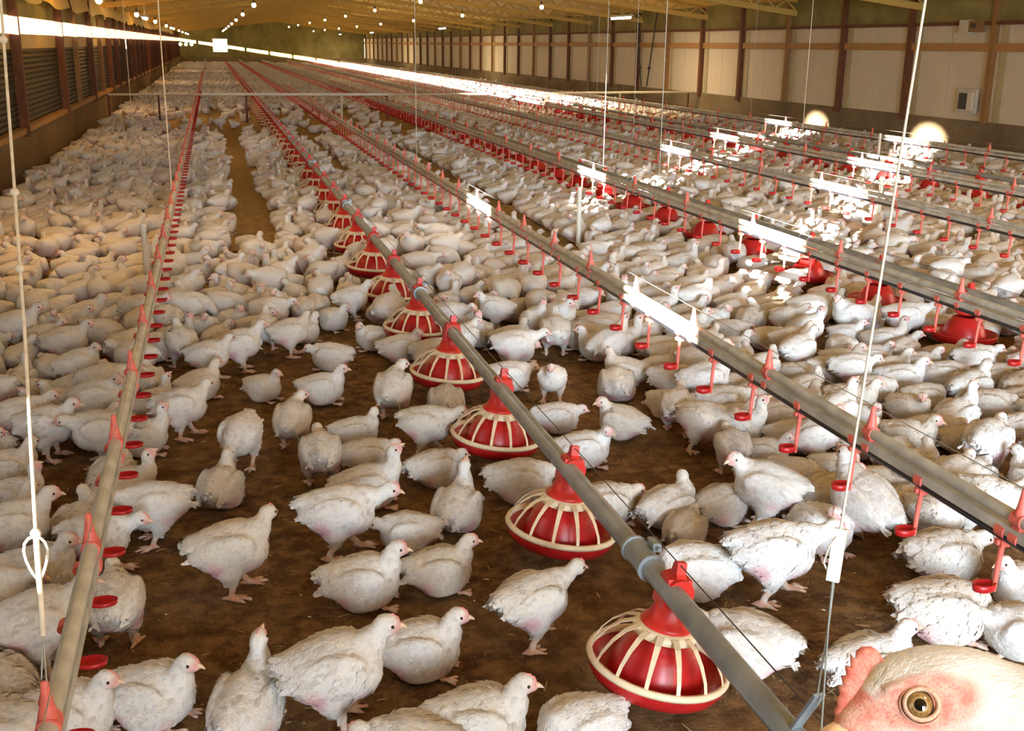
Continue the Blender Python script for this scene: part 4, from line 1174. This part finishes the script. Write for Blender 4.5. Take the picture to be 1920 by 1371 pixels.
def build_hen():
    yaw = math.radians(170.0); EYE = np.array([.304, .391, 1.206]); EL = np.array([0., .0175, 0.])
    Rh = _rot(0, math.radians(-8), math.radians(31)); Rw = _rot(yaw)
    hx, hz = .215, .285
    O = EYE - Rw @ (np.array([hx, 0, hz]) + Rh @ EL)          # hen origin: between the feet
    hd = np.array([hx, 0, hz]); W = lambda v: hd + Rh @ np.array(v, float)
    head = []
    Eh = lambda c, r, k, p=0.: head.append(('e', (W(c), np.array(r), Rh @ _rot(0, p)), k))
    Eh((-.006, 0, .0030), (.030, .0164, .0205), .005)
    Eh((.018, 0, -.005), (.018, .0100, .0125), .008)
    Eh((.030, 0, -.0105), (.011, .0075, .0080), .006)
    Eh((-.027, 0, .0030), (.022, .016, .0170), .006)
    for s in (-1, 1):
        Eh((-.006, s * .0068, -.012), (.022, .0085, .0130), .005)
        Eh((.002, s * .0140, .0098), (.013, .0028, .0022), .003, -.1)
        Eh((-.028, s * .0150, -.006), (.0080, .0040, .0085), .004)
        head.append(('c', (W((.010, s * .0105, -.007)), W((.025, s * .0065, -.012)), .0032, .0022), .003))
    head.append(('c', (W((-.018, 0, .0)), W((-.055, 0, -.022)), .0195, .0265), .012))
    head.append(('c', (W((-.055, 0, -.022)), W((-.105, 0, -.070)), .0265, .034), .012))
    lo, hi = hd + np.array([-.092, -.036, -.085]), hd + np.array([.052, .036, .040])
    V, Q = surface_nets(head, lo, hi, .0014)
    # coarse body below the frame: neck, trunk, tail and legs of the same bird
    p = pose(head=(.20, 0, .26), hpitch=-.3, pitch=.10, step=.0)
    body, legs, *_ = chicken_prims(p)
    body = [b for b in body[:-9]] if False else body
    Bp = [b for b in body if not (b[0] == 'e' and np.linalg.norm(b[1][0] - np.array([.206, 0, .27])) < .05)]
    Bp = [b for b in Bp if not (b[0] == 'c' and max(b[1][0][0], b[1][1][0]) > .10)]
    Bp.append(('c', (np.array([.05, 0, .185]), W((-.085, 0, -.058)), .052, .026), .02))
    V2, Q2 = surface_nets(Bp + legs, np.array([-.215, -.125, -.004]), np.array([.19, .125, .31]), .005)
    rng = np.random.default_rng(3)
    def face_mask(P):
        q = (P - hd) @ Rh; side = sstep(.006, .011, np.abs(q[:, 1]))
        e = lambda cx, cz, rx, rz, a=0.: np.sqrt((((q[:, 0]-cx)*math.cos(a) + (q[:, 2]-cz)*math.sin(a))/rx)**2 + ((-(q[:, 0]-cx)*math.sin(a) + (q[:, 2]-cz)*math.cos(a))/rz)**2)
        m1 = sstep(1.12, .70, e(-.003, .0, .027, .0145, -.05)) * side
        m2 = sstep(1.2, .8, e(.031, -.007, .014, .016)); m3 = sstep(1.2, .7, e(.004, -.016, .024, .010)) * .65 * side
        m4 = sstep(1.2, .75, e(.026, .002, .008, .014, -.5))
        return np.maximum(np.maximum(np.maximum(m1, m2), m3), m4)
    fm = face_mask(V)
    # hair-fine feathers over crown, nape and cheeks
    n = 5200; ok = (fm < .22) & ((V - hd) @ Rh[:, 0] < .024) & ((V - hd) @ Rh[:, 0] > -.09)
    idx = rng.choice(np.where(ok)[0], n); P = V[idx] + rng.normal(0, .0006, (n, 3)); g = grad(P, head, .0006); P = P - g * sdf(P, head)[:, None]
    q = (P - hd) @ Rh
    flow = -Rh[:, 0] + Rh[:, 2] * np.where(q[:, 0:1] > .004, .9, -.22) * np.sign(q[:, 2:3] + .02) * .6 + rng.normal(0, .16, (n, 3))
    t = flow - g * (flow * g).sum(1)[:, None]; t /= np.linalg.norm(t, axis=1)[:, None]; s = np.cross(g, t)
    L = (.0055 + .006 * rng.random(n) + .10 * np.clip(-q[:, 0] - .005, 0, .08))[:, None]; Wd = L * .13
    def on(pts, off):
        gg = grad(pts, head, .0006); return pts - gg * np.clip(sdf(pts, head), -.006, .006)[:, None] + gg * off
    lift = (.0002 + .0011 * rng.random(n) ** 2)[:, None]
    rows = [P - s * Wd * .6 - g * .0004, P + s * Wd * .6 - g * .0004, on(P + t * L * .5 - s * Wd, .0002), on(P + t * L * .5 + s * Wd, .0002), on(P + t * L, lift), on(P + t * L * .5, .0007)]
    FV = np.stack(rows, 1).reshape(-1, 3); base = 6 * np.arange(n)[:, None]
    FF = np.concatenate([base + np.array([f]) for f in ((0, 1, 5), (0, 5, 2), (1, 3, 5), (2, 5, 4), (5, 3, 4))])
    allV = np.concatenate([V, V2, FV]); F = [tuple(f) for f in Q] + [tuple(f + len(V)) for f in Q2] + [tuple(f + len(V) + len(V2)) for f in FF]
    look = np.zeros((len(allV), 4)); look[:len(V), 0] = fm
    look[len(V):len(V)+len(V2), 1] = sstep(.002, -.001, sdf(V2, legs)) * sstep(-.002, .003, sdf(V2, Bp))
    tint = np.concatenate([np.full(len(V), .5), rng.random(len(V2)) * .2, np.repeat(rng.random(n), 6)])
    me = bpy.data.meshes.new('hen'); me.from_pydata(allV.tolist(), [], F); me.materials.append(M['hen_plumage']); me.polygons.foreach_set('use_smooth', [True] * len(F)); set_attr(me, look, tint); me.update()
    hen = link(bpy.data.objects.new('hen', me)); hen.location = tuple(O); hen.rotation_euler[2] = yaw
    tag(hen, 'close up white hen with pink serrated comb and amber eye, lower right corner', 'chicken')
    # comb: serrated plate on the forehead
    out = [(.040, -.011), (.0380, -.005), (.0362, -.001), (.0362, .0022), (.0342, .0035), (.0340, .0075), (.0318, .0085), (.0316, .0125), (.0292, .0130), (.0292, .0170), (.0266, .0170), (.0262, .0215), (.0236, .0205), (.0226, .0262), (.0206, .0238), (.0192, .0275), (.0160, .0290), (.0120, .0284), (.0092, .0262), (.0082, .0220)]
    inn = [(.024, -.011), (.019, .000), (.015, .008), (.010, .013), (.005, .0150)]
    def polyline(pts, k):
        pts = np.array(pts); d = np.r_[0, np.cumsum(np.linalg.norm(np.diff(pts, axis=0), axis=1))]; u = np.linspace(0, d[-1], k); return np.stack([np.interp(u, d, pts[:, i]) for i in (0, 1)], 1)
    A, B = np.array(out), polyline(inn, len(out)); k = len(out); CV, CF = [], []
    for i in range(k):
        for f, th in ((0., .0040), (.45, .0034), (.85, .0022), (1., .0007)):
            x, z = B[i] * (1 - f) + A[i] * f
            CV.append(tuple(W((x, th, z)))); CV.append(tuple(W((x, -th, z))))
    for i in range(k - 1):
        for j in range(3):
            a, b = 8*i + 2*j, 8*(i+1) + 2*j
            CF += [(a, a+2, b+2, b), (a+1, b+1, b+3, a+3)]
        CF.append((8*i+6, 8*i+7, 8*i+15, 8*i+14))
    m = MB(); m.add(CV, CF, True); m.build('comb', 'hen_comb', hen)
    # beak: two halves, nostril
    up = [(W((.034, 0, -.0105)), .0080, .0085, Rh), (W((.043, 0, -.012)), .0062, .0070, Rh), (W((.053, 0, -.0155)), .0038, .0046, Rh), (W((.060, 0, -.0215)), .0012, .0015, Rh)]
    link(bpy.data.objects.new('upper_beak', cone_mesh('upper_beak', up, M['hen_beak'], seg=14)), hen)
    dn = [(W((.030, 0, -.0190)), .0066, .0040, Rh), (W((.042, 0, -.0205)), .0050, .0032, Rh), (W((.053, 0, -.0225)), .0015, .0012, Rh)]
    link(bpy.data.objects.new('lower_beak', cone_mesh('lower_beak', dn, M['hen_beak'], seg=12)), hen)
    for s_ in (-1, 1):
        pts = [W((.0325 - .007 * u, s_ * (.0072 + .0012 * u), -.0115 + .0030 * u)) for u in np.linspace(0, 1, 5)]
        m = MB(); m.tube(pts, .0010, 6); m.build('nostril', 'box_dark', hen)
        e = MB().ball((0, 0, 0), .0089, 24, 16).build('eye', 'hen_eye', hen); e.location = tuple(W((0, s_ * .0119, 0))); e.rotation_euler = Matrix((Rh @ _rot(s_ * math.radians(-10))).tolist()).to_euler()
        ring = [W((.0074 * math.cos(a), s_ * (.0180 - .0016 * math.cos(a)), .0070 * math.sin(a))) for a in np.linspace(0, 2 * math.pi, 29)]
        MB().tube(ring, .0012, 8).build('eyelid', 'lid', hen)
        ring = [W((.0092 * math.cos(a), s_ * (.0172 - .0022 * math.cos(a)), .0087 * math.sin(a) - .0004)) for a in np.linspace(0, 2 * math.pi, 29)]
        MB().tube(ring, .0004, 8).build('eyelid', 'lid', hen)
    # what she stands on, below the frame
    t = empty('wooden_pedestal', (float(O[0]), float(O[1]), 0), (0, 0, yaw)); tag(t, 'narrow wooden pedestal carrying the close up hen, below the frame', 'stand')
    z = float(O[2])
    MB().box((-.09, -.09, z - .025), (.10, .09, z + .001)).build('top', 'crate', t); MB().box((-.035, -.035, .03), (.035, .035, z - .025)).build('post', 'crate', t); MB().box((-.10, -.10, 0), (.10, .10, .03)).build('base', 'crate', t)
build_hen()
